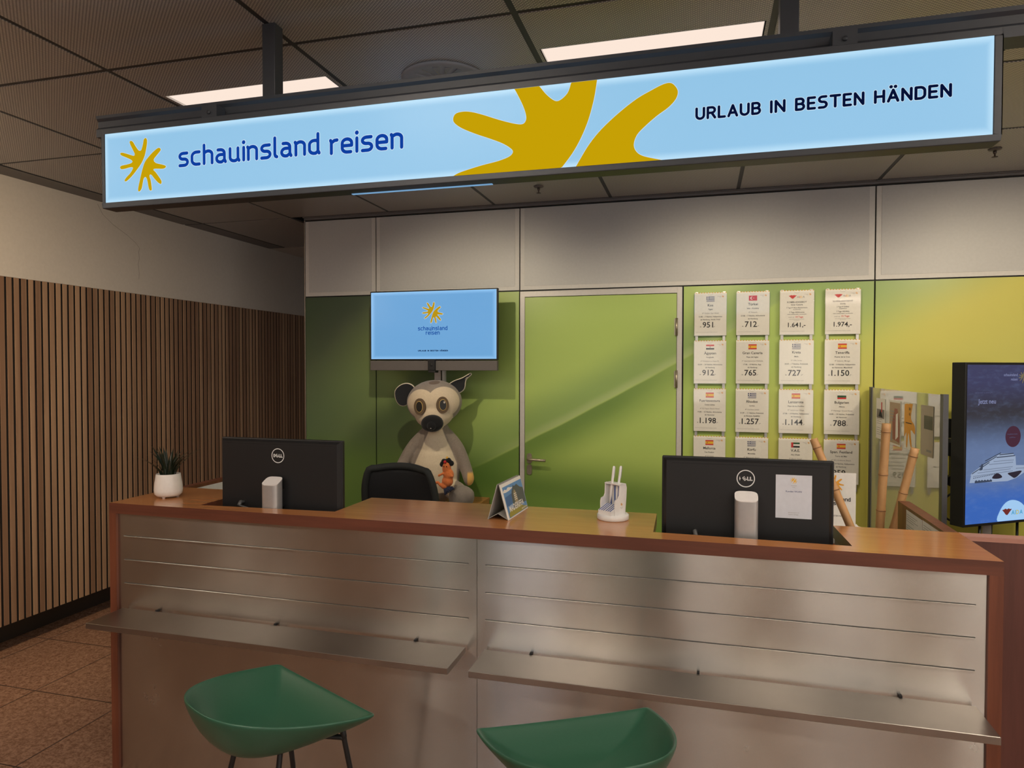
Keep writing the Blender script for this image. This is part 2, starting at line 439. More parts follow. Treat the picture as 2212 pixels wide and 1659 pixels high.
def text_geo(s):
    if s not in _tc:
        cu = bpy.data.curves.new('t', 'FONT'); cu.body = s; cu.size = 1; cu.resolution_u = 2; cu.offset = .014
        o = bpy.data.objects.new('t', cu); COL.objects.link(o)
        bpy.context.view_layer.update(); dg = bpy.context.evaluated_depsgraph_get()
        me = bpy.data.meshes.new_from_object(o.evaluated_get(dg))
        vs = [(v.co.x, v.co.y) for v in me.vertices]; fs = [tuple(p.vertices) for p in me.polygons]
        bpy.data.objects.remove(o); bpy.data.meshes.remove(me)
        _tc[s] = (vs, fs)
    return _tc[s]
def text(mb, s, cx, z, size, fn, mi, align='c', maxw=None, d=.0006, sx=1.0):
    """printed line, cap height = size, baseline at z"""
    vs, fs = text_geo(s)
    if not vs: return 0
    x0, x1 = min(v[0] for v in vs), max(v[0] for v in vs); k = size / .70
    kx = k * sx
    if maxw and (x1 - x0) * kx > maxw: kx = maxw / (x1 - x0)
    o = {'c': cx - (x0 + x1) / 2 * kx, 'l': cx - x0 * kx, 'r': cx - x1 * kx}[align]
    mb.add([fn(a * kx + o, b * k + z, d) for a, b in vs], fs, mi); return (x1 - x0) * kx

HAND_L = [(0.075, 0.5), (0.033, 0.476), (0.015, 0.398), (-0.009, 0.326), (-0.033, 0.278), (-0.069, 0.272), (-0.105, 0.296), (-0.165, 0.374), (-0.219, 0.452), (-0.266, 0.476), (-0.296, 0.464), (-0.29, 0.422), (-0.249, 0.344), (-0.201, 0.26), (-0.183, 0.219), (-0.195, 0.189), (-0.237, 0.195), (-0.344, 0.231), (-0.458, 0.266), (-0.506, 0.266), (-0.524, 0.249), (-0.488, 0.213), (-0.374, 0.165), (-0.272, 0.117), (-0.237, 0.081), (-0.272, 0.051), (-0.38, 0.033), (-0.494, 0.021), (-0.53, -0.009), (-0.5, -0.045), (-0.41, -0.045), (-0.296, -0.027), (-0.231, -0.033), (-0.237, -0.069), (-0.296, -0.141), (-0.38, -0.207), (-0.422, -0.254), (-0.416, -0.284), (-0.368, -0.278), (-0.249, -0.195), (-0.123, -0.075), (-0.021, 0.039), (0.051, 0.165), (0.093, 0.314), (0.111, 0.428), (0.099, 0.482)]
HAND_R = [(0.386, 0.29), (0.332, 0.278), (0.237, 0.219), (0.141, 0.141), (0.057, 0.057), (0.003, -0.057), (-0.039, -0.183), (-0.081, -0.326), (-0.111, -0.44), (-0.105, -0.494), (-0.069, -0.494), (-0.027, -0.446), (-0.003, -0.356), (0.021, -0.266), (0.057, -0.237), (0.087, -0.26), (0.111, -0.338), (0.129, -0.428), (0.153, -0.488), (0.189, -0.5), (0.207, -0.482), (0.201, -0.41), (0.183, -0.302), (0.159, -0.237), (0.165, -0.201), (0.201, -0.207), (0.26, -0.272), (0.338, -0.35), (0.404, -0.392), (0.428, -0.38), (0.428, -0.332), (0.374, -0.254), (0.296, -0.159), (0.254, -0.123), (0.26, -0.099), (0.326, -0.099), (0.47, -0.111), (0.53, -0.087), (0.524, -0.057), (0.44, -0.027), (0.326, 0.003), (0.272, 0.039), (0.26, 0.081), (0.296, 0.123), (0.362, 0.183), (0.416, 0.237), (0.416, 0.266)]
def grow(pts, e):
    n = len(pts); A = sum(pts[i][0] * pts[(i + 1) % n][1] - pts[(i + 1) % n][0] * pts[i][1] for i in range(n)); sg = 1 if A > 0 else -1
    out = []
    for i in range(n):
        a, b = pts[i - 1], pts[(i + 1) % n]; dx, dy = b[0] - a[0], b[1] - a[1]; L = math.hypot(dx, dy) or 1
        out.append((pts[i][0] + dy / L * e * sg, pts[i][1] - dx / L * e * sg))
    return out
def sunhands(mb, cx, cz, size, fn, mi, halo=None, mih=None, n=3):
    for H in (HAND_L, HAND_R):
        p = [(cx + a * size, cz + b * size) for a, b in smooth_closed(H, n)]
        if halo: mb.poly(grow(p, halo), lambda a, b: fn(a, b, .0004), mih)
        mb.poly(p, lambda a, b: fn(a, b, .0008), mi)
def lips(mb, cx, cz, w, fn, mi, d=.0007):
    p = smooth_closed([(-.5, .16), (-.3, .2), (-.18, .26), (0, .2), (.18, .26), (.3, .2), (.5, .2), (.3, .0), (.1, -.2), (0, -.24), (-.15, -.18), (-.34, .02)], 3)
    mb.poly([(cx + a * w, cz + b * w) for a, b in p], lambda a, b: fn(a, b, d), mi)

# ================================================================== SETTING
HC = 2.68; XW = -3.81; YW = 4.45
FX1, FY0 = 6.0, -7.0
struct('floor', MB().box(-4.3, FX1, FY0, 8.0, FZ - .1, FZ), 'floor')
# left wall with slats
mb = MB()
mb.box(-4.3, -3.86, FY0, 8.0, .118, HC + .3, 0)                        # wall body behind the slats
mb.box(-3.86, XW, FY0, 8.0, 2.108, HC + .3, 0)                      # plaster above
mb.box(-3.86, XW - .004, FY0, 8.0, .12, 2.107, 1)
crk = [(3.62, 2.66), (3.66, 2.60), (3.74, 2.55), (3.86, 2.50), (3.93, 2.46), (3.965, 2.43), (3.955, 2.40), (3.962, 2.36), (3.95, 2.32), (3.958, 2.26), (3.955, 2.21)]
for (a, b), (c, d) in zip(crk, crk[1:]):
    mb.quad((XW + .0006, a, b), (XW + .0006, c, d), (XW + .0006, c, d + .0022), (XW + .0006, a, b + .0022), 2)
    if abs(b - d) > abs(a - c): mb.quad((XW + .0006, a - .0012, b), (XW + .0006, a + .0012, b), (XW + .0006, c + .0012, d), (XW + .0006, c - .0012, d), 2)
struct('wall_left', mb, ['plaster', 'felt', plain('fine plaster crack', (.20, .18, .165), .9)])
mb = MB(); y = 1.2 // .0445 * .0445 + .0445
ys = []
y = FY0 + .0295
while y < 7.9:
    mb.box(XW - .003, XW + .0015, y + .004, y + .0325, .12, 2.107); y += .0445
struct('trim_1', mb, 'slat')
struct('baseboard_left', MB().box(-4.3, -4.02, FY0, 8.0, FZ, .118), plain('dark grey plinth', (.045, .035, .03), .4))
# back wall block (the panel wall stands in front of the hallway end)
X0, X1 = -2.80, 4.6
mb = MB(); mb.box(X0, X1, YW + .012, YW + .35, FZ, HC, 0)
seams = [X0, -2.23, -1.172, .985, 2.6, X1]
ZG = 2.108
for a, b in zip(seams, seams[1:]):                                   # upper white panels with pale edge frame
    mb.box(a + .004, b - .004, YW + .002, YW + .014, ZG + .005, HC - .022, 1)
    mb.box(a + .032, b - .034, YW, YW + .010, ZG + .032, HC - .024, 2)
struct('wall_back', mb, ['black_gap', 'panel_edge', 'panel_white'])
mb = MB()
for a, b in ((X0, -2.23), (-2.23, -1.172), (-.108, .985), (.985, 2.6), (2.6, X1)):
    mb.box(a + .0045, b - .0045, YW, YW + .014, FZ + .02, ZG - .004)
struct('trim_3', mb, 'mural')
struct('trim_4', MB().box(X0 - .004, X0 + .0, YW, YW + .35, FZ, HC), 'alu')
# hallway end and other walls of the room
struct('wall_end', MB().box(-4.3, X0, 7.6, 8.0, FZ, HC + .3), 'plaster')
mb = MB(); mb.box(-4.3, FX1, FY0 - .2, FY0, FZ, HC + .3, 0)
for x, w in ((-4.1, .5), (-1.95, 1.3), (.75, .55), (2.75, .5), (5.4, .6)): mb.box(x, x + w, FY0, FY0 + .25, FZ, HC, 1)  # unseen dark pillars added to put dark bands into the steel reflections
struct('wall_front', mb, [plain('hall far wall', (.30, .25, .21), .7), plain('added dark pillar', (.07, .048, .035), .6)])
GLOW = emit('added glow panel', (1.0, .94, .85), 2.4); GLOW2 = emit('cool added glow panel', (.74, .86, 1.0), 1.5)  # unseen glowing panels added for bright bands in the steel and fill light
for i, (x, w, mm) in enumerate(((-3.4, 1.2, GLOW2), (-.35, .8, GLOW), (1.45, 1.2, GLOW), (3.5, 1.6, GLOW))):
    struct('glow_panel_%d' % (i + 1), MB().box(x, x + w, FY0, FY0 + .02, .35, 2.35), mm)
struct('glow_panel_7', MB().box(XW + .002, XW + .02, -6.1, -5.3, .35, 2.35), GLOW)
struct('glow_panel_6', MB().box(FX1 - .02, FX1, -6.0, 0.5, .35, 2.35), GLOW)
struct('wall_right', MB().box(FX1, FX1 + .2, FY0, 8.0, FZ, HC + .3), plain('hall side wall', (.50, .47, .44), .8))
struct('wall_behind', MB().box(X1, FX1, 4.4, 4.6, FZ, HC), 'plaster')

# door in the panel wall
door = thing('door_1', 'green printed door with grey frame and lever handle in the panel wall', 'door', (0, 0, 0)); door['kind'] = 'structure'
box('door_leaf', 'mural', -1.134, -.147, YW - .002, YW + .012, FZ + .012, 2.062, door)
mb = MB(); z1 = 2.103
mb.box(-1.168, -1.137, YW - .004, YW + .013, FZ, z1, 0); mb.box(-.144, -.113, YW - .004, YW + .013, FZ, z1, 0)
mb.box(-1.137, -.144, YW - .004, YW + .013, 2.066, z1, 0)
fr = mb.build('door_frame', ['frame_alu'], door, .001)
for zc in (1.852, 1.522, .28):
    h = MB(); h.tube([(-.1455, YW - .012, zc - .055), (-.1455, YW - .012, zc + .055)], .0075, 12)
    h.box(-.160, -.146, YW - .006, YW - .002, zc - .052, zc + .052); h.build('hinge', 'hinge', door)
hd = MB()
for zc in (.985, .91):
    p = [(-1.101 + .017 * math.cos(R(t)), zc + (.018 if t < 180 else -.018) + .017 * math.sin(R(t))) for t in range(0, 360, 15)]
    n = len(p)
    hd.add([(a, YW - .010, b) for a, b in p] + [(a, YW - .002, b) for a, b in p], [tuple(range(n))] + [(i, (i + 1) % n, n + (i + 1) % n, n + i) for i in range(n)])
hd.tube([(-1.101, YW - .004, .985), (-1.101, YW - .05, .985), (-1.094, YW - .058, .985), (-.98, YW - .058, .981)], .009, 12)
hd.box(-1.104, -1.098, YW - .0115, YW - .009, .898, .915)
hd.build('door_handle', 'hinge', door)

# ceiling: real tiles with open joints
mb = MB(); PX, PY = .7735, .7815; GX0, GY0 = -.56, 2.052; g = .011
xs = [GX0 + PX * k for k in range(-4, 9)]; ysr = [GY0 + PY * k for k in range(-12, 4)]
lights = [(-3 + 1, 0), (0, 0)]
light_cells = {(-2, 0), (0, 0)}
fill_cells = {(2, 0), (-4, -2), (-1, -2), (2, -2), (-3, -5), (-1, -4), (1, -4), (3, -4), (-1, -7), (1, -7), (3, -7), (-3, -8), (4, -1)}  # cells of the out-of-view panels added for fill light
for k in range(-5, 9):
    xa = max(GX0 + PX * k, -3.64); xb = GX0 + PX * (k + 1)
    if xb < -3.6: continue
    for j in range(-12, 5):
        ya, yb = GY0 + PY * j, GY0 + PY * (j + 1)
        if j == 3:
            if xb > X0 + .2: continue
            yb = 5.47
        if j == 4: continue
        if j == 2 and xb > X0: yb = min(yb, YW - .03)
        if (k, j) in light_cells or (k, j) in fill_cells: 
            c0 = (ya + yb) / 2
            for p, q in ((ya + g, c0 - .14), (c0 + .14, yb - g)): mb.box(xa + g, xb - g, p, q, HC, HC + .02, 0)
            mb.box(xa + g, xa + .026, c0 - .14, c0 + .14, HC, HC + .02, 0); mb.box(xb - .026, xb - g, c0 - .14, c0 + .14, HC, HC + .02, 0)
            continue
        mb.box(xa + g, xb - g, ya + g, yb - g, HC, HC + .02, 0)
mb.box(-4.1, FX1, FY0, 5.48, HC + .03, HC + .06, 1)
for x in xs + [-3.645]: mb.box(x - g, x + g, FY0, 5.47 if x < X0 else YW - .03, HC + .003, HC + .019, 1)
for y in ysr:
    if y < 5.4: mb.box(XW, FX1 if y < 4.3 else X0, y - g, y + g, HC + .0035, HC + .0185, 1)
mb.box(XW, -3.652, FY0, 4.385, HC, HC + .025, 2); mb.box(XW, -3.652, 4.41, 5.47, HC, HC + .025, 2)
mb.box(XW, X0, 5.48, 8.0, HC, HC + .06, 3)
mb.box(X0, X1, YW - .028, YW - .012, HC - .0, HC + .02, 2); mb.box(X0, X1, YW - .01, YW + .01, HC - .012, HC + .02, 2)
struct('ceiling', mb, ['tile', 'grid', 'tile_trim', 'plaster'])

def ceiling_light(k, j, mat, label, group=None):
    x0 = GX0 + PX * k; y0 = GY0 + PY * j + PY / 2
    t = thing('ceiling_light', label, 'ceiling light', (x0 + PX / 2, y0, HC), 0, group)
    MB().box(-.360, .360, -.139, .139, .008, .016).build('diffuser', mat, t)
    f = MB(); 
    for a in ((-.3645, .3645, -.1395, -.136), (-.3645, .3645, .136, .1395), (-.3645, -.3605, -.136, .136), (.3605, .3645, -.136, .136)): f.box(*a, .0, .02)
    f.build('frame', 'white_plastic', t)
    return t
LP = emit('warm white diffuser', (1.0, .82, .70), PANEL_LIGHT); FL = emit('added fill diffuser', (1.0, .86, .71), FILL_LIGHT)
ceiling_light(-2, 0, LP, 'lit warm white ceiling panel above the left end of the sign, crossed by a post', 'ceiling panels over the desk')
ceiling_light(0, 0, LP, 'long lit warm white ceiling panel above the right half of the sign', 'ceiling panels over the desk')
for k, j in sorted(fill_cells): ceiling_light(k, j, FL, 'unseen ceiling panel added to brighten the scene', 'added unseen ceiling panels')

# round air diffuser in the ceiling
vt = thing('ceiling_vent', 'round swirl air vent in the ceiling above the middle of the sign', 'vent', (-.94, 2.445, HC))
m_ = MB(); m_.lathe([(.115, -.004), (.150, -.010), (.160, -.004), (.158, 0.0), (.115, 0.0)], n=48); m_.build('ring', plain('grey painted vent', (.26, .26, .27), .5), vt)
m_ = MB(); m_.lathe([(.114, -.0015), (.114, -.0005)], n=40); m_.build('backing', plain('unlit duct', (.004, .004, .005), 1.0, spec=0.0), vt)
for k in range(16):
    a = 2 * math.pi * k / 16; b = a + (.05 if 4 <= k <= 11 else .34); c, s_, c2, s2 = math.cos(a), math.sin(a), math.cos(b), math.sin(b)
    v_ = MB(); v_.add([(.03 * c, .03 * s_, -.004), (.115 * c, .115 * s_, -.004), (.115 * c2, .115 * s2, -.001), (.03 * c2, .03 * s2, -.001), (.03 * c, .03 * s_, -.008), (.115 * c, .115 * s_, -.008), (.115 * c2, .115 * s2, -.002), (.03 * c2, .03 * s2, -.002)],
        [(0, 1, 2, 3), (7, 6, 5, 4), (0, 4, 5, 1), (1, 5, 6, 2), (2, 6, 7, 3), (3, 7, 4, 0)])
    v_.build('blade', plain('vent blade', (.22, .22, .23), .5) if k == 0 else bpy.data.materials['vent blade'], vt)
m_ = MB(); m_.lathe([(.036, -.002), (.036, -.012), (.01, -.016)], n=24); m_.build('hub', plain('vent hub', (.26, .26, .27), .5), vt)
# sprinklers
def sprinkler(x, y, lab):
    t = thing('sprinkler', lab, 'sprinkler', (x, y, HC), 0, 'ceiling sprinklers')
    m = MB(); m.lathe([(.030, -.001), (.028, -.006), (.012, -.010)], n=20); m.build('rosette', plain('sprinkler rosette', (.14, .12, .11), .5), t)
    m = MB(); m.lathe([(.008, -.008), (.008, -.022), (.004, -.026), (.004, -.04)], n=12); m.lathe([(.014, -.040), (.014, -.042)], n=16); m.build('nozzle', plain('sprinkler nozzle', (.10, .08, .07), .4, metal=.5), t)
sprinkler(-.942, 4.02, 'small ceiling sprinkler below the middle of the sign, near the wall')
sprinkler(1.40, 3.93, 'small dark ceiling sprinkler below the right end of the sign')

# ------------------------------------------------------------------ spotlights behind the sign
def spot(x, y, z, tx, tz, W, ang, label, col=(1.0, .84, .60)):
    t = thing('track_spotlight', label, 'spotlight', (x, y, HC), 0, 'track spotlights behind the sign')
    d = (Vector((tx, YW, tz)) - Vector((x, y, z))).normalized()
    mb = MB(); mb.tube([Vector((0, 0, z - HC)) - d * .06, Vector((0, 0, z - HC)) + d * .05], .032, 16, cap=False)
    mb.tube([Vector((0, 0, z - HC)) - d * .06, Vector((0, 0, z - HC)) - d * .064], .032, 16); mb.build('lamp_head', 'black_metal', t)
    mb = MB(); mb.tube([(0, 0, 0), (0, 0, z - HC)], .006, 8); mb.lathe([(.03, 0), (.03, -.012)], n=20); mb.build('stem', 'black_metal', t)
    L = bpy.data.lights.new('spot_bulb', 'SPOT'); L.energy = W; L.color = col; L.spot_size = R(ang); L.spot_blend = .75; L.shadow_soft_size = .022
    o = bpy.data.objects.new('spot_bulb', L); COL.objects.link(o); o.parent = t; o.location = Vector((0, 0, z - HC)) + d * .045
    o.rotation_euler = d.to_track_quat('-Z', 'Y').to_euler(); return t
spot(-1.50, 3.0, 2.50, -1.45, 1.25, SPOT_W * 1.0, 104, 'black spotlight hidden behind the left half of the sign')
spot(.15, 3.05, 2.50, .15, 1.2, SPOT_W * 1.0, 108, 'black spotlight hidden behind the middle of the sign')
spot(1.65, 3.05, 2.50, 1.55, 1.25, SPOT_W * 1.0, 108, 'black spotlight hidden behind the right end of the sign')

dl = thing('ceiling_spotlight', 'black ceiling spotlight washing the left wall, out of view', 'spotlight', (-2.5, 1.0, HC))
mb = MB(); mb.lathe([(.05, 0), (.05, -.05), (.042, -.05), (.042, -.01)], n=24); mb.build('lamp_head', 'black_metal', dl)
L = bpy.data.lights.new('spot_bulb', 'SPOT'); L.energy = 240; L.color = (1.0, .74, .46); L.spot_size = R(95); L.spot_blend = .9; L.shadow_soft_size = .035
o = bpy.data.objects.new('spot_bulb', L); COL.objects.link(o); o.parent = dl; o.location = (0, 0, -.055); o.rotation_euler = (Vector((XW, 2.3, 1.75)) - Vector((-2.5, 1.0, HC))).to_track_quat('-Z', 'Y').to_euler()

# ================================================================== SIGN
SZ0, SZ1, SX0, SX1, SY = 2.122, 2.345, -1.863, .637, 1.80
sg = thing('hanging_light_sign', 'long backlit light blue sign with blue lettering and yellow hand logo hanging above the counter', 'sign', (0, 0, 0))
mb = MB()
mb.box(SX0 - .012, SX1 + .016, SY, SY + .055, SZ0 - .016, SZ0); mb.box(SX0 - .012, SX1 + .016, SY, SY + .055, SZ1, SZ1 + .018)
mb.box(SX0 - .012, SX0, SY, SY + .055, SZ0, SZ1); mb.box(SX1, SX1 + .016, SY, SY + .055, SZ0, SZ1)
mb.box(SX0, SX1, SY + .03, SY + .055, SZ0, SZ1)
mb.build('housing', 'sign_metal', sg, .002)
fn = lambda x, z, d=0: (x, SY + .0022 - d, z)
mb = MB(); mb.box(SX0, SX1, SY + .0022, SY + .012, SZ0, SZ1); mb.build('light_panel', 'sign_face', sg)
mb = MB(); mb.box(SX0, SX1, SY + .0551, SY + .057, SZ0, SZ1); mb.build('back_light_panel', emit('backlit rear panel', lin((146, 196, 232)), 1.6), sg)
mb = MB(); stroke_text(mb, 'schauinsland', -1.580, -1.079, 2.2165, .0475, .0102, fn, 0, halo=.0016, mih=1)
stroke_text(mb, 'reisen', -1.049, -.816, 2.2115, .0475, .0102, fn, 0, halo=.0016, mih=1)
mb.build('lettering', ['sign_blue', 'sign_halo'], sg)
mb = MB()
for w, a, b in (('URLAUB', -.017, .140), ('IN', .160, .196), ('BESTEN', .217, .371), ('HÄNDEN', .391, .554)):
    stroke_text(mb, w, a, b, 2.2155, .032, .0064, fn, 0, gap=.34, halo=.0012, mih=1)
mb.build('slogan', ['sign_navy', 'sign_halo'], sg)
mb = MB(); sunhands(mb, -1.7155, 2.2355, .167, fn, 0, .0012, 1); mb.build('logo', ['sign_yellow', 'sign_halo'], sg)
BA = [(-0.493, 2.345), (-0.48, 2.32), (-0.466, 2.291), (-0.458, 2.267), (-0.458, 2.251), (-0.468, 2.242), (-0.492, 2.246), (-0.534, 2.26), (-0.58, 2.278), (-0.614, 2.289), (-0.639, 2.292), (-0.659, 2.288), (-0.666, 2.275), (-0.661, 2.262), (-0.639, 2.246), (-0.601, 2.228), (-0.559, 2.211), (-0.525, 2.196), (-0.503, 2.182), (-0.494, 2.171), (-0.503, 2.159), (-0.534, 2.149), (-0.58, 2.141), (-0.622, 2.132), (-0.652, 2.124), (-0.675, 2.112)]
BA2 = [(-0.364, 2.112), (-0.332, 2.151), (-0.308, 2.191), (-0.289, 2.235), (-0.276, 2.28), (-0.27, 2.31), (-0.265, 2.345)]
BA3 = [(-0.333, 2.345), (-0.34, 2.321), (-0.348, 2.308), (-0.362, 2.297), (-0.374, 2.294), (-0.387, 2.301), (-0.403, 2.316), (-0.415, 2.331), (-0.426, 2.345)]
BB = [(-0.324, 2.112), (-0.308, 2.139), (-0.285, 2.174), (-0.254, 2.209), (-0.209, 2.247), (-0.164, 2.278), (-0.127, 2.296), (-0.098, 2.308), (-0.079, 2.31), (-0.067, 2.301), (-0.06, 2.286), (-0.065, 2.268), (-0.083, 2.249), (-0.112, 2.23), (-0.141, 2.207), (-0.162, 2.186), (-0.17, 2.162), (-0.163, 2.143), (-0.144, 2.13), (-0.100, 2.117), (-.09, 2.112)]
def clampz(p): return [(a, min(SZ1 - .0005, max(SZ0 + .0005, b + .006))) for a, b in p]
mb = MB()
pa = smooth_open(BA, 4) + smooth_open(BA2, 4) + smooth_open(BA3, 4); pb = smooth_open(BB, 4)
for p in (pa, pb):
    mb.poly(clampz(grow(p, .0012)), lambda a, b: fn(a, b, .0004), 1)
    mb.poly(clampz(p), lambda a, b: fn(a, b, .0008), 0)
mb.build('large_logo', ['sign_yellow', 'sign_halo'], sg)
mb = MB(); mb.box(-1.0, -.565, SY + .040, SY + .050, SZ0 - .0175, SZ0 - .0155); mb.build('reflection_strip', emit('painted underside reflection', lin((130, 178, 220)), .8), sg)  # glowing strip paints a reflection on the sign's underside
# suspension rail, clamps and posts
rl = thing('suspension_rail', 'dark grey rail with two square posts holding the sign from the ceiling', 'sign bracket', (0, 0, 0))
mb = MB(); RY0, RY1 = 1.885, 1.955
prof = [(RY0, 2.372), (RY0, 2.398), (RY0 + .008, 2.406), (RY0 + .008, 2.426), (RY0, 2.434), (RY0, 2.444), (RY1, 2.444), (RY1, 2.372)]
n = len(prof)
mb.add([(-1.985, a + .03 * (z < 2.40) * 0, z) for a, z in prof] + [(1.35, a, z) for a, z in prof], [tuple(range(n)), tuple(range(2 * n - 1, n - 1, -1))] + [(i, n + i, n + (i + 1) % n, (i + 1) % n) for i in range(n)])
mb.build('rail', 'sign_metal', rl)
for x in (-1.325, .215): 
    box('post', 'sign_metal', x - .023, x + .023, 1.905, 1.95, 2.444, HC, rl, .002)
for x in (-1.50, .335):
    mb = MB(); mb.box(x - .028, x + .028, 1.845, 1.886, 2.3635, 2.418); mb.tube([(x, 1.846, 2.395), (x, 1.840, 2.395)], .006, 10); mb.build('clamp', 'sign_metal', rl)
for x in (-1.6, -.6, .4): box('hanger', 'sign_metal', x - .01, x + .01, 1.856, 1.90, 2.335, 2.372, rl)

# ================================================================== COUNTER
ct = thing('reception_counter', 'long cherry wood counter with brushed steel front panels', 'counter', (0, 0, 0))
CX0, CX1, CY, CZ = -2.318, .839, 2.24, 1.04
def top_piece(x0, x1, y0, y1): pass
mb = MB()
out = [(CX0, CY), (CX1, CY), (CX1, 2.60), (.452, 2.60), (.458, 2.312), (-.149, 2.312 + .02), (-.155, 2.632), (-1.342, 2.632), (-1.346, 2.335), (-1.929, 2.302), (-1.929, 2.625), (CX0, 2.625)]
n = len(out); tri = tessellate_polygon([[Vector((a, b, 0)) for a, b in out]])
mb.add([(a, b, CZ) for a, b in out] + [(a, b, CZ - .042) for a, b in out], [tuple(t) for t in tri] + [tuple(i + n for i in reversed(t)) for t in tri] + [(i, (i + 1) % n, (i + 1) % n + n, i + n) for i in range(n)], 0)
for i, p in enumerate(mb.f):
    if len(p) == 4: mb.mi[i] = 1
mb.build('countertop', ['cherry_top', 'cherry_front'], ct)
box('front_post', 'cherry_vert', CX0, -2.285, CY, CY + .34, FZ, CZ - .042, ct)
box('front_post', 'cherry_vert', .803, CX1, CY, CY + .34, FZ, CZ - .042, ct)
def steel_panel(x0, x1):
    mb = MB(); y = CY + .010; mb.box(x0, x1, y, y + .012, FZ, CZ - .043)
    o = mb.build('steel_panel', 'steel', ct)
    for zc in (.908, .812, .716):
        m = MB(); a, b = (x0 + .03, x1 - .03)
        m.box(a, b, y - .0050, y - .0002, zc - .0055, zc - .001, 0); m.box(a, b, y - .0015, y - .0002, zc - .001, zc + .0008, 1)
        m.build('slot_rail', ['steel', 'slot'], o, .0008)
    return o
steel_panel(-2.285, -.7457); steel_panel(-.7443, .803)
for x0, x1 in ((CX0, CX0 + .042), (CX1 - .042, CX1)):
    box('side_panel', 'cherry_vert', x0, x1, (2.625 if x0 < 0 else 2.60), 3.16, FZ, CZ, ct)
box('desk_surface', 'desk_dark', -2.276, .797, 2.34, 3.05, .70, .73, ct)
box('desk_surface', 'desk_dark', -2.276, .797, 2.29, 2.34, .70, .73, ct)
box('inner_panel', 'desk_dark', .458, .476, 2.33, 2.60, .73, .998, ct)
box('inner_panel', 'desk_dark', -1.948, -1.930, 2.33, 2.62, .73, .998, ct)

def shelf(x0, x1, label):
    t = thing('steel_shelf', label, 'shelf', (0, 0, 0), 0, 'steel shelves on the counter front')
    mb = MB(); z = .617; mb.box(x0, x1, 2.062, 2.236, z - .0025, z); mb.box(x0, x1, 2.060, 2.0625, z - .021, z)
    mb.box(x0, x0 + .002, 2.062, 2.236, z - .021, z); mb.box(x1 - .002, x1, 2.062, 2.236, z - .021, z)
    mb.build('tray', 'steel_shelf', t, .0012)
    L = x1 - x0
    for f in (.11, .48, .87):
        x = x0 + L * f; h = MB(); h.box(x - .004, x + .004, 2.236, 2.2495, z - .004, z + .005); h.build('hook', 'black_gap', t)
        b = MB(); b.add([(x - .002, 2.235, z - .003), (x + .002, 2.235, z - .003), (x + .002, 2.09, z - .003), (x - .002, 2.09, z - .003), (x - .002, 2.235, z - .05), (x + .002, 2.235, z - .05), (x + .002, 2.10, z - .018), (x - .002, 2.10, z - .018)],
            [(0, 1, 2, 3), (7, 6, 5, 4), (0, 4, 5, 1), (1, 5, 6, 2), (2, 6, 7, 3), (3, 7, 4, 0)]); b.build('bracket', 'steel_shelf', t)
shelf(-2.25, -.783, 'narrow steel shelf on the left half of the counter front')
shelf(-.712, .772, 'narrow steel shelf on the right half of the counter front')

# low side counter to the right
sd = thing('side_counter', 'low reddish wood side counter running off to the right', 'counter', (0, 0, 0))
box('body', 'side_wood', .8395, 4.2, 2.548, 2.60, FZ, 1.026, sd); box('top_edge', 'side_edge', .8395, 4.2, 2.546, 2.604, 1.026, 1.04, sd)

# documents taped to the inner faces of the counter ends
def notice(name, x, y0, y1, z0, z1, lab, sgn, lines=True):
    mb = MB(); mb.box(x, x + sgn * .0012, y0, y1, z0, z1, 0) if sgn > 0 else mb.box(x + sgn * .0012, x, y0, y1, z0, z1, 0)
    X = x + sgn * .0018
    if lines:
        for i in range(22):
            z = z1 - .016 - i * .0085; w = random.choice((.5, .62, .75, .8)); 
            if i % 6 == 4: continue
            a, b = (y1 - .012, y1 - .012 - (y1 - y0 - .02) * w); mb.quad((X, a, z), (X, b, z), (X, b, z + .002), (X, a, z + .002), 1)
    return tag(mb.build(name, ['paper', 'ink_grey']), lab, 'paper', 'sheets taped inside the counter ends')
notice('paper_sheet', .7968, 2.835, 3.035, .742, 1.028, 'printed sheet taped inside the right counter end, further from the monitor', -1)
notice('paper_sheet', .7968, 2.628, 2.828, .742, 1.030, 'printed sheet taped inside the right counter end, nearest the counter top', -1)
notice('paper_sheet', -2.2758, 2.69, 2.99, .80, 1.026, 'white sheet taped inside the left counter end behind the plant', 1, False)

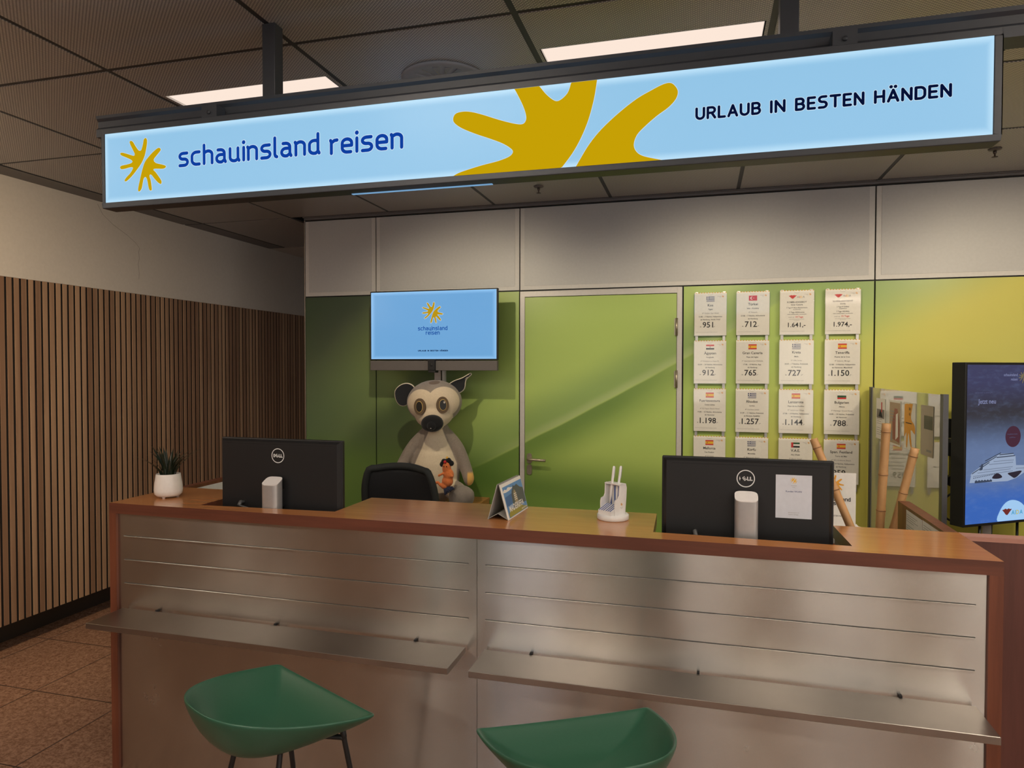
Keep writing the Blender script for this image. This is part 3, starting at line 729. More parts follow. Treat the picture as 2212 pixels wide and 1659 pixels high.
# ================================================================== MONITORS
def monitor(cx, y, z0, w, h, rz, label, top, sheet=False):
    t = thing('computer_monitor', label, 'monitor', (cx, y, .73), rz, 'monitors on the counter')
    zb = z0 - .73
    mb = MB(); n = 16
    # back housing, slightly bulged, bevelled rim
    for (ww, hh, yy0, yy1) in ((w / 2, h, 0, .018),): mb.box(-ww, ww, yy0, yy1, zb, zb + h)
    o = mb.build('housing', 'black_plastic', t, .004)
    mb = MB(); e = .018
    v = [(-w / 2 + .006, 0, zb + .006), (w / 2 - .006, 0, zb + .006), (w / 2 - .006, 0, zb + h - .006), (-w / 2 + .006, 0, zb + h - .006),
         (-w / 2 + .016, -.016, zb + .016), (w / 2 - .016, -.016, zb + .016), (w / 2 - .016, -.016, zb + h - .013), (-w / 2 + .016, -.016, zb + h - .013)]
    mb.add(v, [(0, 1, 5, 4), (1, 2, 6, 5), (2, 3, 7, 6), (3, 0, 4, 7), (4, 5, 6, 7)]); mb.build('back_cover', 'black_plastic', o)
    mb = MB(); mb.box(-w / 2 + .035, w / 2 - .035, -.0165, -.0150, zb + h - .0225, zb + h - .0195); mb.build('air_slot', 'black_gap', o)
    mb = MB(); mb.box(-w / 2 + .012, w / 2 - .012, .0182, .0188, zb + .016, zb + h - .012); mb.build('screen', plain('dark lcd screen', (.02, .022, .03), .2), o)
    # round maker emblem
    lg = MB(); lz = zb + h - .066; f = lambda a, b, d=0: (a, -.0165 - d, b); rr = .0295
    N = 40
    lg.add([f(math.cos(2 * math.pi * i / N) * q, lz + math.sin(2 * math.pi * i / N) * q, .0006) for q in (rr, rr - .0032) for i in range(N)], [(i, (i + 1) % N, N + (i + 1) % N, N + i) for i in range(N)], 0)
    for s_, x in (('D', -.0158), ('L', .0088), ('L', .0178)):
        stroke_text(lg, s_, x - .0048, x + .0048, lz - .0070, .0140, .0038, f, 0)
    tmp = MB(); stroke_text(tmp, 'E', -.0090, .0012, lz - .0068, .0136, .0033, f, 0)
    c, s_ = math.cos(R(38)), math.sin(R(38)); px, pz = -.0038, lz
    tmp.v = [(px + (a - px) * c - (b - pz) * s_, yv, pz + (a - px) * s_ + (b - pz) * c) for a, yv, b in tmp.v]
    lg.add(tmp.v, tmp.f, 0); lg.build('emblem', plain('silver emblem', (.75, .75, .74), .4), o)
    # stand column with oval section, base
    st = MB(); P = []
    for k in range(24):
        a = 2 * math.pi * k / 24; ca, sa = math.cos(a), math.sin(a); q = .55
        P.append((.037 * math.copysign(abs(ca) ** q, ca), -.055 + .026 * math.copysign(abs(sa) ** q, sa)))
    T = top - .73; SL = lambda b: (b + .081) / .052 * .026
    st.add([(a, b, 0) for a, b in P] + [(a, b, T + SL(b)) for a, b in P], [(k, (k + 1) % 24, 24 + (k + 1) % 24, 24 + k) for k in range(24)], 0, True)
    col = st.build('stand_column', 'silver', t)
    cp = MB(); cp.add([(a, b, T + SL(b) + .0003) for a, b in P] + [(a, b, T + SL(b) + .003) for a, b in P], [tuple(range(24, 48))] + [(k, (k + 1) % 24, 24 + (k + 1) % 24, 24 + k) for k in range(24)])
    cp.build('column_cap', plain('pale column cap', (.72, .68, .66), .4), col)
    br = MB(); br.box(-.03, .03, -.034, .0, T - .09, T - .02); br.build('mount', 'black_plastic', t)
    bs = MB(); bs.box(-.11, .11, -.075, .10, 0, .012); bs.build('stand_base', 'silver', t, .004)
    cb = MB(); cb.tube([(-w * .29, -.014, zb + .075), (-w * .29 - .004, -.030, zb + .078), (-w * .29 + .0, -.046, zb + .066)], .0075, 10)
    cb.tube(smooth_open([(-w * .29, -.046, zb + .066), (-w * .22, -.047, zb + .06), (-w * .12, -.05, zb + .045), (-.03, -.045, zb + .012), (0, -.04, zb - .05), (.01, -.04, .05)], 5), .0028, 8); cb.build('cable', plain('grey plug and cable', (.09, .09, .09), .35), t)
    if sheet:
        p = MB(); x0, x1 = .095, .207; za, zz = zb + h - .192, zb + h - .048
        p.box(x0, x1, -.0172, -.0166, za, zz, 0); f2 = lambda a, b, d=0: (a, -.0173 - d * .4, b); xc = (x0 + x1) / 2
        sunhands(p, xc, zz - .018, .021, f2, 3)
        text(p, 'schauinsland', xc, zz - .036, .0026, f2, 1); text(p, 'reisen', xc, zz - .041, .0026, f2, 1)
        text(p, 'Kunden WLAN', xc, zz - .057, .0052, f2, 2, sx=1.05)
        text(p, 'QR Code scannen und', xc, za + .018, .0026, f2, 1); text(p, 'Passwort eintragen', xc, za + .0115, .0028, f2, 1)
        p.build('wifi_notice', ['paper_cool', 'ink_grey', 'ink_blue', 'yellow_ink'], o)
    return t
monitor(-1.630, 2.405, .968, .565, .336, R(-1.2), 'black monitor seen from behind, left one, next to the potted plant', 1.127)
monitor(.150, 2.440, .955, .553, .330, R(0), 'black monitor seen from behind, right one, with a white notice on its back', 1.150, True)

# ================================================================== THINGS ON THE COUNTER
pl = thing('potted_plant', 'small spiky dark green plant in a white pot at the left end of the counter', 'plant', (-2.182, 2.412, CZ))
mb = MB(); mb.lathe([(.030, .0045), (.045, .006), (.054, .016), (.0565, .032), (.054, .062), (.049, .092), (.0475, .100), (.0445, .100), (.044, .088), (.02, .086)], n=40)
for a in (40, 160, 280): mb.lathe([(.006, .0), (.007, .006)], (.034 * math.cos(R(a)), .034 * math.sin(R(a)), 0), 10)
mb.build('pot', 'pot', pl)
mb = MB(); mb.lathe([(.0435, .089), (.03, .094), (.0, .096)], n=24); mb.build('soil', 'soil', pl)
rnd = random.Random(3)
for i in range(46):
    a = rnd.uniform(0, 2 * math.pi); lean = rnd.uniform(.08, .95) ** 1.0; L = rnd.uniform(.10, .155)
    if i < 5: a = [2.6, 2.9, .15, .35, 3.0][i]; lean = [.75, .95, .95, .8, .6][i]; L = [.16, .15, .20, .17, .165][i]
    r0 = rnd.uniform(.0, .028); pts = []
    for k in range(7):
        t = k / 6; h = .088 + L * t * (1 - .35 * lean * t); r_ = r0 + L * lean * (t ** 1.4) * .9
        pts.append(Vector((r_ * math.cos(a), r_ * math.sin(a), h)))
    w = rnd.uniform(.005, .0075); sd_ = Vector((-math.sin(a), math.cos(a), 0)); vs_, fs_ = [], []
    for k, p in enumerate(pts):
        t = k / 6; ww = w * (1 - t) ** .7 * (1 if k else .8); nrm = Vector((math.cos(a), math.sin(a), 0)) * .0015 * (1 - t)
        vs_ += [p - sd_ * ww, p + nrm * -1.5, p + sd_ * ww, p + nrm * 1.2]
    for k in range(6):
        b = k * 4; fs_ += [(b, b + 1, b + 5, b + 4), (b + 1, b + 2, b + 6, b + 5), (b + 2, b + 3, b + 7, b + 6), (b + 3, b, b + 4, b + 7)]
    mb = MB(); mb.add(vs_, fs_, 0, False); mb.build('leaf', 'leaf', pl)

# tent calendar, picture side towards the right
cl = thing('tent_calendar', 'grey cardboard tent calendar with an island photo standing on the counter', 'calendar', (-.697, 2.483, CZ), R(-3))
W2, L2, HT = .037, .118, .128
def prism_side(mb, x0, z0, x1, z1, th, mi): 
    d = Vector((x1 - x0, 0, z1 - z0)).normalized(); nn = Vector((-d.z, 0, d.x)) * th
    v = [(x0, y, z0) for y in (-L2, L2)] + [(x1, y, z1) for y in (-L2, L2)] + [(x0 + nn.x, y, z0 + nn.z) for y in (-L2, L2)] + [(x1 + nn.x, y, z1 + nn.z) for y in (-L2, L2)]
    mb.add(v, [(0, 1, 3, 2), (4, 6, 7, 5), (0, 2, 6, 4), (1, 5, 7, 3), (0, 4, 5, 1), (2, 3, 7, 6)], mi)
mb = MB(); prism_side(mb, -W2, 0, -.002, HT, .0025, 0); prism_side(mb, W2, 0, .002, HT, -.0025, 0)
prism_side(mb, -W2 + .002, .0035, 0, .022, .0015, 0); prism_side(mb, W2 - .002, .0035, 0, .022, -.0015, 0)
mb.build('stand', plain('grey cardboard', (.36, .34, .31), .7), cl)
dv = Vector((.002 - W2, 0, HT)).normalized(); nv = Vector((dv.z, 0, -dv.x))
def cf(a, b, d=0):   # a along the ridge (left to right seen from outside), b up the slope
    p = Vector((W2 + .004, 0, .001)) + dv * b + nv * (.001 + d); return (p.x, a, p.z)
mb = MB(); HS = .130
def rect(mb, x0, x1, z0, z1, f, mi, d=.0): mb.quad(f(x0, z0, d), f(x1, z0, d), f(x1, z1, d), f(x0, z1, d), mi)
mb.add([cf(-L2, 0), cf(L2, 0), cf(L2, HS), cf(-L2, HS)] + [cf(-L2, 0, -.004), cf(L2, 0, -.004), cf(L2, HS, -.004), cf(-L2, HS, -.004)], [(0, 1, 2, 3), (7, 6, 5, 4), (0, 4, 5, 1), (1, 5, 6, 2), (2, 6, 7, 3), (3, 7, 4, 0)], 0)
rect(mb, -L2 + .012, L2 - .002, .004, HS - .012, cf, 1, .0003)
P_ = lambda pts, mi, d: mb.poly(pts, lambda a, b: cf(a, b, d), mi)
P_([(-.10, .045), (.0, .05), (.0, .085), (-.1, .08)], 2, .0005)
P_(smooth_closed([(-.11, .10), (-.09, .108), (-.07, .104), (-.05, .110), (-.02, .106), (0, .103), (-.04, .097), (-.09, .096)], 3), 0, .0006)
P_([(-.035, .03), (-.03, .075), (-.018, .092), (-.005, .098), (.01, .11), (.02, .104), (.05, .108), (.08, .092), (.112, .085), (.112, .03)], 3, .0007)
P_([(-.01, .045), (-.004, .082), (.01, .094), (.022, .084), (.028, .045)], 4, .0009)
for z in (.055, .062, .069, .076): rect(mb, -.006, .025, z, z + .0025, cf, 0, .0011)
P_([(-.10, .006), (-.10, .02), (-.06, .034), (-.02, .028), (.03, .034), (.07, .02), (.112, .012), (.112, .006)], 5, .001)
text(mb, 'MADEIRIFFA', -.088, .024, .022, cf, 0, 'l', maxw=.192, d=.0014)
text(mb, 'MADEIRIFFA', -.0875, .0235, .022, cf, 0, 'l', maxw=.192, d=.0015)
text(mb, 'schauinsland reisen', .108, .010, .006, cf, 0, 'r', maxw=.08, d=.0014)
mb.build('picture_sheet', ['paper', plain('sky blue print', (.10, .27, .55), .4), plain('sea blue print', (.04, .13, .33), .4), plain('rock grey print', (.085, .10, .10), .5), plain('stone print', (.35, .28, .16), .5), plain('yellow green print', (.33, .29, .05), .5)], cl)

# miniature roofed beach chair with pens
bc = thing('beach_chair_pen_holder', 'white miniature wicker beach chair with blue stripes holding pens', 'pen holder', (-.304, 2.497, CZ), R(-34))
mb = MB(); mb.lathe([(.054, 0), (.0575, .003), (.0575, .017), (.055, .020), (.0, .020)], n=48); mb.build('base', 'white_plastic', bc)
z0 = .020
def side_shape(): return [(-.030, z0), (-.030, z0 + .045), (-.026, z0 + .056), (-.012, z0 + .060), (-.006, z0 + .070), (-.004, z0 + .110), (.004, z0 + .112), (.030, z0 + .108), (.034, z0 + .095), (.032, z0 + .06), (.026, z0)]
for x in (-.036, .0315):
    m = MB(); s_ = side_shape(); n = len(s_); tri = tessellate_polygon([[Vector((a, b, 0)) for a, b in s_]])
    m.add([(x, a, b) for a, b in s_] + [(x + .0045, a, b) for a, b in s_], [tuple(t) for t in tri] + [tuple(i + n for i in t) for t in tri] + [(i, (i + 1) % n, n + (i + 1) % n, n + i) for i in range(n)]); 
    if x > 0:
        f3_ = lambda a, b, d=0: (x + .0047 + d, a, b); sunhands(m, 0.004, z0 + .038, .011, f3_, 1, n=2); text(m, 'schauinsland', .004, z0 + .026, .0022, f3_, 2); text(m, 'reisen', .004, z0 + .022, .0022, f3_, 2)
    m.build('side_panel', ['white_plastic', 'orange_ink', 'ink_grey'], bc)
m = MB(); m.box(-.036, .036, .024, .028, z0, z0 + .108); m.box(-.036, .036, -.006, .030, z0 + .106, z0 + .111); m.build('hood', 'white_plastic', bc, .001)
m = MB()
for i in range(2):
    x = -.0305 + i * .031
    m.box(x, x + .030, -.046, -.018, z0, z0 + .016, 0)
    m.add([(x, -.046, z0 + .016), (x + .030, -.046, z0 + .016), (x + .030, .0, z0 + .034), (x, .0, z0 + .034), (x, -.018, z0), (x + .030, -.018, z0), (x + .03, 0, z0), (x, 0, z0)], [(0, 1, 2, 3), (4, 7, 3, 0), (1, 5, 6, 2), (3, 7, 6, 2), (4, 5, 6, 7)], 0)
    for k in range(3):
        a = x + .003 + k * .0095; m.quad((a, -.0462, z0 + .0162), (a + .0045, -.0462, z0 + .0162), (a + .0045, .0, z0 + .0344), (a, .0, z0 + .0344), 1)
m.build('cushion', ['white_plastic', plain('blue stripe', (.04, .10, .32), .5)], bc)
m = MB(); m.box(-.030, .030, .014, .022, z0 + .030, z0 + .100, 0)
for a in (-.024, -.006, .012): m.box(a, a + .006, .0135, .014, z0 + .030, z0 + .100, 1)
m.build('backrest_cushion', ['white_plastic', bpy.data.materials['blue stripe']], bc)
def pen(x, rz, tilt, label):
    t = thing('pen', label, 'pen', (-.304 + x, 2.502, CZ + z0 + .036), rz, 'pens in the beach chair holder'); t.rotation_euler = (R(tilt[0]), R(tilt[1]), rz)
    m = MB(); m.tube([(0, 0, 0), (0, 0, .03), (0, 0, .10), (0, 0, .132), (0, 0, .138)], [.002, .0042, .0048, .0046, .003], 12); m.build('barrel', 'white_plastic', t)
    m = MB(); m.box(.0045, .0062, -.002, .002, .095, .137); m.box(.003, .0062, -.002, .002, .134, .137); m.build('clip', plain('grey pen clip', (.35, .35, .36), .4), t)
pen(-.012, .4, (4, 5), 'white pen standing upright in the miniature beach chair, left one')
pen(.011, .2, (-2, 7), 'white pen standing upright in the miniature beach chair, right one')

# ================================================================== STOOLS
def stool(loc, rz, label):
    t = thing('bar_stool', label, 'stool', loc, rz, 'green bar stools')      # local: front edge at y=+.19, back towards -y
    HR = .70; hw = .222
    def rim(a):      # a 0..1 from left tip round the back to the right tip
        th = math.pi * (1 + a); q = 1.0
        x = -math.copysign(abs(math.cos(math.pi * a)) ** .80, math.cos(math.pi * a)) * (hw + .012)
        yb = math.sin(math.pi * a) ** .85
        y = .17 - yb * .365
        z = HR + .078 * math.sin(math.pi * a) ** .9 - .0 
        # pinch towards the pointed front tips
        return Vector((x, y, z))
    NA, NR = 48, 14
    ring = [rim(i / NA) for i in range(NA + 1)]
    NF = 16; front = []
    for i in range(1, NF):
        s_ = i / NF; front.append(Vector((hw + .012 - 2 * (hw + .012) * s_, .17 + .012 * math.sin(math.pi * s_), HR - .010 * math.sin(math.pi * s_))))
    loop = ring + front; n = len(loop); cen = Vector((0, .02, HR - .068))
    vs_ = [cen]; fs_ = []
    for j in range(1, NR + 1):
        r_ = j / NR
        for i, p in enumerate(loop):
            q = cen.lerp(p, r_); isback = i <= NA
            dz = p.z - cen.z
            ex = 2.6
            ex = 2.6 + (2.4 * math.sin(math.pi * i / NA) if isback else 0)
            q.z = cen.z + dz * r_ ** ex
            vs_.append(q)
    for i in range(n): fs_.append((0, 1 + i, 1 + (i + 1) % n))
    for j in range(NR - 1):
        for i in range(n):
            a, b = 1 + j * n + i, 1 + j * n + (i + 1) % n; fs_.append((a, a + n, b + n, b))
    me = MB(); me.add(vs_, fs_, 0, True); o = me.build('seat_shell', 'green', t)
    sl = o.modifiers.new('solid', 'SOLIDIFY'); sl.thickness = .010; sl.offset = 1 
    bv = o.modifiers.new('sub', 'SUBSURF'); bv.levels = 1; bv.render_levels = 2
    legs = [(-.11, .12, -.20, .24), (.115, .15, .17, .26), (-.115, -.02, -.22, -.14), (.055, .0, .12, -.12)]
    for a, b, c, d in legs:
        m = MB(); top = Vector((a * .3, .05 + (b - .06) * .4, .615)); kn = Vector((a, b, .612)); ft = Vector((c, d, FZ))
        dk = (ft - kn).normalized()
        pts = [top, kn.lerp(top, .25), kn + dk * .004, kn + dk * .03, ft]
        m.tube(smooth_open([tuple(p) for p in pts], 5), .0072, 12); m.build('leg', 'black_metal', t)
    m = MB(); zf = .19; f = lambda a, b, c, d: Vector((a + (c - a) * (1 - zf / .61), b + (d - b) * (1 - zf / .61), zf))
    c4 = [f(*legs[k]) for k in (0, 1, 3, 2)]
    for k in range(4): m.tube([c4[k], c4[(k + 1) % 4]], .006, 10)
    m.build('footrest', 'black_metal', t)
    m = MB(); m.box(-.035, .035, .02, .10, .612, .620); m.build('seat_mount', 'black_metal', t)
    return t
S1 = stool((-1.072, 1.522, 0), math.atan2(-.188, .399), 'green shell bar stool on black legs, left one, turned towards the right')
S2 = dup(S1, (-.245, 1.545, 0), math.atan2(.487, .874), 'green shell bar stool in front of the right steel shelf, facing the counter')

# ================================================================== BEHIND THE COUNTER
# office chair
oc = thing('office_chair', 'black office chair with mesh back behind the counter', 'chair', (-1.405, 3.02, FZ), R(-4))
def back_pt(u, v):   # u -1..1, v 0..1
    x = u * (.185 + .035 * (1 - v)); z = .615 + v * .55 - .018 * u * u * v
    if v > .8: x *= 1 - .13 * ((v - .8) / .2) ** 2
    y = .10 - .05 * u * u + .04 * math.cos(v * 3) ; return Vector((x, y, z))
m = MB(); N = 14
m.add([back_pt(-1 + 2 * i / N, j / N) for j in range(N + 1) for i in range(N + 1)], [(j * (N + 1) + i, j * (N + 1) + i + 1, (j + 1) * (N + 1) + i + 1, (j + 1) * (N + 1) + i) for j in range(N) for i in range(N)], 0, True)
o = m.build('mesh_back', 'chair_mesh', oc); so = o.modifiers.new('s', 'SOLIDIFY'); so.thickness = .006
edge = [back_pt(-1, j / 10) for j in range(10)] + [back_pt(-1 + 2 * i / 12, 1) for i in range(13)] + [back_pt(1, 1 - j / 10) for j in range(1, 11)]
m = MB(); m.tube(smooth_open([tuple(p) for p in edge], 2), .017, 10); m.build('back_frame', plain('black upholstered frame', (.02, .022, .02), .8), oc)
m = MB(); m.ell((0, -.12, .47), (.24, .23, .045), 28); m.build('seat', 'chair_mesh', oc)
m = MB(); m.tube([(0, -.10, .45), (0, -.10, .10)], .025, 14); m.tube(smooth_open([(0, -.1, .43), (0, .1, .45), (0, .16, .55), (0, .15, .68)], 4), .018, 8); m.build('column', 'black_metal', oc)
m = MB()
for k in range(5):
    a = 2 * math.pi * k / 5; m.tube([(0, -.10, .11), (.28 * math.cos(a), -.10 + .28 * math.sin(a), .065)], [.025, .014], 8)
m.build('base', 'black_metal', oc)
for k in range(5):
    a = 2 * math.pi * k / 5; m = MB(); c = (.28 * math.cos(a), -.10 + .28 * math.sin(a), .028); m.tube([(c[0] - .012, c[1], c[2]), (c[0] + .012, c[1], c[2])], .028, 14); m.build('caster', 'black_plastic', oc)

# television on a wall arm
TY = 4.20
tv = thing('television', 'wall mounted television showing the light blue logo screen above the plush lemur', 'television', (-1.6985, TY, 1.846))
w2, h2 = .449, .2535
k_ = 1.037
mb = MB(); mb.box(-.449, .447, .0, .028, -.205 - .0, .257); mb.build('housing', 'black_plastic', tv, .003)
f = lambda a, b, d=0: (a, -.0016 - d, b)
mb = MB(); mb.box(-.441, .439, -.0012, .0, -.196, .249, 4); sunhands(mb, .002, .108, .137, f, 0, .0022, 3)
stroke_text(mb, 'schauinsland', -.102, .107, -.008, .0205, .0044, f, 1); stroke_text(mb, 'reisen', -.046, .052, -.037, .0205, .0044, f, 1)
stroke_text(mb, 'URLAUB', -.102, -.043, -.147, .0105, .0026, f, 2); stroke_text(mb, 'IN', -.034, -.022, -.147, .0105, .0026, f, 2)
stroke_text(mb, 'BESTEN', -.014, .043, -.147, .0105, .0026, f, 2); stroke_text(mb, 'HÄNDEN', .052, .109, -.147, .0105, .0026, f, 2)
mb.build('screen', [emit('screen yellow', lin((186, 148, 24))), emit('screen blue', lin((26, 78, 158))), emit('screen navy', lin((14, 36, 80))), emit('screen white glow', lin((190, 216, 238))), 'tv_face'], tv)
mb = MB(); mb.box(-.447, .445, -.006, .03, -.272, -.208); mb.build('speaker_bar', plain('grey speaker cloth', (.13, .115, .11), .8), tv, .003)
mb = MB(); mb.box(-.022, .026, -.028, -.004, -.270, -.204); mb.box(-.018, .03, -.026, .03, -.286, -.272); mb.tube([(.002, -.030, -.235), (.002, -.027, -.235)], .011, 16); mb.build('webcam', 'black_plastic', tv, .002)
mb = MB(); mb.box(-.05, .05, .028, .20, -.03, .07); mb.box(-.12, .12, .20, YW - TY - .002, -.1, .14); mb.build('wall_arm', 'black_metal', tv)
cd = thing('cable_duct', 'pale vertical cable ducts on the wall between the television and the plush lemur', 'cable duct', (0, 0, 0))
box('duct', 'alu', -1.775, -1.728, YW - .024, YW - .001, .72, 1.78, cd); box('duct', 'white_plastic', -1.716, -1.697, YW - .03, YW - .001, .72, 1.78, cd)

# beech cabinet
cb = thing('low_cabinet', 'light brown wooden low cabinet against the green wall under the plush lemur', 'cabinet', (0, 0, 0))
box('body', 'box_wood', -2.10, -1.384, 4.235, YW - .004, FZ, .692, cb); box('top', 'box_wood', -2.11, -1.381, 4.225, YW - .004, .692, .708, cb, .002)
box('door', 'box_wood', -2.09, -1.745, 4.217, 4.234, .03, .68, cb, .002); box('door', 'box_wood', -1.739, -1.394, 4.217, 4.234, .03, .68, cb, .002)

# ---- plush lemur
def fur(name, c, c2=None, s_=90):
    m = Mat(name); n = m.noise(s_, (1, 1, 1), 4, .7); n2 = m.noise(9, (1, 1, 1), 3); 
    m.set(color=m.mix((n * .5 + n2 * .6).ss(.3, .8), tuple(v * .72 for v in c), c2 or c), rough=.9, spec=.2, sheen=.25); m.bump(n, .3, .003); return m
def remesh(o, vox=.008, sm=8):
    r = o.modifiers.new('remesh', 'REMESH'); r.mode = 'VOXEL'; r.voxel_size = vox; r.use_smooth_shade = True
    s_ = o.modifiers.new('smooth', 'SMOOTH'); s_.factor = .6; s_.iterations = sm
lm = thing('plush_lemur', 'big grey and cream plush lemur sitting on the low cabinet', 'soft toy', (-1.675, 4.20, .708), R(13))
mb = MB(); V = Vector
mb.ell((.0, -.02, .20), (.165, .13, .21)); mb.ell((.005, -.01, .37), (.12, .10, .16)); mb.ell((.0, 0, .47), (.09, .085, .08))
for sx, pts in ((-1, [(-.065, .0, .45), (-.145, -.01, .37), (-.205, -.03, .27), (-.235, -.06, .20)]), (1, [(.065, .0, .45), (.145, -.02, .36), (.20, -.05, .24), (.225, -.08, .17)])):
    P = smooth_open(pts, 5); mb.tube(P, [.046 - .010 * i / len(P) for i in range(len(P))], 14); mb.ell(P[-1], (.036, .034, .05), 14)
for sx in (-1, 1):
    P = smooth_open([(sx * .09, -.02, .09), (sx * .15, -.14, .10), (sx * .175, -.22, .085)], 5); mb.tube(P, .062, 14)
bodym = fur('grey plush', (.30, .25, .21)); x, y, z = bodym.coords()
# cream belly patch, a pattern of the fabric
hw = (z * -.28 + .205).op('MINIMUM', .115 + 0); cx_ = x - .012
inside = (cx_.op('ABSOLUTE') - ((z - .50) * -.42 + .035).op('MINIMUM', .135)).ss(.004, -.004) * y.ss(-.035, -.055) * z.ss(.075, .085) * z.ss(.53, .52)
cream = bodym.mix(bodym.noise(90, (1, 1, 1), 3), (.62, .52, .38), (.74, .64, .48))
tipf = (x.op('ABSOLUTE') - .215).ss(0, .008) * z.ss(.22, .20)
oldc = S(bodym.nt, bodym.b.inputs['Base Color'].links[0].from_socket)
c_ = bodym.mix(inside, oldc, cream); c_ = bodym.mix(tipf, c_, (.72, .42, .12)); bodym.set(color=c_)
body = mb.build('body', bodym.m, lm); remesh(body, .007, 6)
for sx in (-1, 1):
    m = MB(); m.ell((sx * .20, -.275, .085), (.082, .07, .075), 20); m.ell((sx * .24, -.30, .10), (.045, .04, .05), 16); o = m.build('foot', fur('grey foot plush', (.27, .235, .205)).m, lm); remesh(o, .008, 6)
# head
HX, HZ = -.005, .640; tilt = Matrix.Rotation(R(-3), 3, 'Y')
hdm = fur('grey head plush', (.33, .275, .23)); x, y, z = hdm.coords()
def disc(cx, cz, rx, rz_, e=.05):
    a = (x - cx) / rx; b = (z - cz) / rz_; return (a * a + b * b).ss(1 + e, 1 - e)
mask = disc(-.070, .015, .098, .095).op('MAXIMUM', disc(.072, .022, .098, .097)).op('MAXIMUM', disc(.0, -.06, .125, .085)).op('MAXIMUM', disc(.0, -.10, .085, .08)) * y.ss(.02, .0)
old = S(hdm.nt, hdm.b.inputs['Base Color'].links[0].from_socket)
spotm = disc(.015, .148, .035, .012) * y.ss(.0, -.02)
c_ = hdm.mix(mask, old, hdm.mix(hdm.noise(90, (1, 1, 1), 3), (.62, .50, .36), (.72, .60, .44))); hdm.set(color=hdm.mix(spotm, c_, (.16, .11, .08)))
mb = MB(); mb.ell((0, 0, .02), (.182, .140, .145), 28); mb.ell((0, -.045, -.06), (.125, .105, .09), 24); mb.ell((0, -.09, -.11), (.075, .07, .06), 20)
head = mb.build('head', hdm.m, lm, loc=(HX, -.02, HZ), rot=(0, R(-3), 0)); remesh(head, .006, 8)
NB = fur('black plush', (.012, .012, .014))
m = MB(); m.ell((.003, -.155, -.108), (.072, .045, .055), 24); m.ell((.003, -.19, -.12), (.03, .02, .03), 14); nose = m.build('nose', NB.m, head)
m = MB(); m.ell((.0, -.206, -.135), (.005, .003, .004), 10); m.build('nose_badge', 'silver', nose)
def flat_disc(mb, c, rx, rz_, nrm, th, mi, n=28, tiltz=0):
    nrm = Vector(nrm).normalized(); ax = Vector((1, 0, 0)); ax = (ax - nrm * ax.dot(nrm)).normalized(); az = ax.cross(nrm) * 1
    if az.z < 0: az = -az
    c = Vector(c); v0, v1 = [], []
    for k in range(n):
        a = 2 * math.pi * k / n; p = c + ax * rx * math.cos(a) + az * rz_ * math.sin(a); v0.append(p); v1.append(p + nrm * th)
    mb.add(v0 + v1, [tuple(range(n - 1, -1, -1)), tuple(range(n, 2 * n))] + [(k, (k + 1) % n, n + (k + 1) % n, n + k) for k in range(n)], mi)
for ex, ez, nx in ((-.074, .0, -.34), (.072, .004, .40)):
    e = MB(); nr = (nx, -1, .06); ctr = Vector((ex, -.134 if ex < 0 else -.131, ez))
    ctr = ctr + Vector(nr).normalized() * .002; flat_disc(e, ctr - Vector(nr).normalized() * .012, .040, .053, nr, .016, 0); n_ = Vector(nr).normalized()
    flat_disc(e, ctr + n_ * .003, .0245, .036, nr, .003, 1); flat_disc(e, ctr + n_ * .005, .0222, .033, nr, .003, 2); flat_disc(e, ctr + n_ * .0075 + Vector((.009, 0, .016)), .006, .007, nr, .002, 3)
    e.build('eye', [plain('brown felt', (.13, .085, .05), .9), plain('yellow stitching', (.72, .50, .15), .7), plain('black eye felt', (.012, .010, .009), .5), plain('pale eye glint', (.55, .48, .42), .5)], head)
def ear(pts, inner, name):
    m = MB(); p = smooth_closed(pts, 3); ce = V((sum(a for a, b in p) / len(p), 0, sum(b for a, b in p) / len(p)))
    n = len(p); front = [(a, -.012, b) for a, b in p]; back = [(a, .012, b) for a, b in p]
    m.add(front + back + [(ce.x, .002, ce.z), (ce.x, .022, ce.z)], [(i, (i + 1) % n, 2 * n) for i in range(n)], 1, True)
    m.f += []; m.add(front + back + [(ce.x, .022, ce.z)], [(n + (i + 1) % n, n + i, 2 * n) for i in range(n)], 0, True)
    m.tube([(a, -.002, b) for a, b in p + [p[0]]], .006, 8, mi=2)
    return m.build(name, [fur('grey ear plush', (.30, .25, .21)).m, plain('black ear lining', (.010, .011, .014), .85), plain('cream ear edge', (.66, .58, .46), .8)], head)
ear([(-.125, .095), (-.135, .13), (-.17, .148), (-.215, .14), (-.252, .105), (-.250, .05), (-.225, .012), (-.185, .012), (-.155, .05)], None, 'ear')
ear([(.095, .118), (.135, .148), (.19, .165), (.243, .192), (.247, .186), (.212, .155), (.200, .10), (.165, .075), (.125, .085)], None, 'ear')

# ---- small orange plush on the lemur's lap
og = thing('orange_plush_toy', 'small orange plush figure with black hair leaning on the plush lemur', 'soft toy', (-1.487, 3.905, .855))
ora = fur('orange plush', (.78, .20, .06), (.86, .26, .08), 160)
m = MB(); m.ell((.0, 0, .125), (.028, .026, .045)); m.ell((.012, 0, .085), (.034, .028, .04)); m.ell((.005, 0, .045), (.036, .03, .035)); m.ell((-.012, 0, .018), (.028, .026, .025))
m.tube(smooth_open([(-.01, -.01, .01), (-.035, -.015, .02), (-.052, -.015, .038), (-.07, -.015, .03)], 4), .009, 8)
m.tube([(-.015, -.02, .095), (-.045, -.03, .080)], .008, 8); m.tube([(.02, -.01, .10), (.045, -.02, .075)], .008, 8)
o = m.build('body', ora.m, og); remesh(o, .004, 3)
m = MB(); 
for a, b, c in ((-.018, .0, .165), (.012, .0, .172), (.028, .004, .155), (-.028, .0, .148), (.004, .01, .16)): m.ell((a, b, c), (.018, .018, .018), 12)
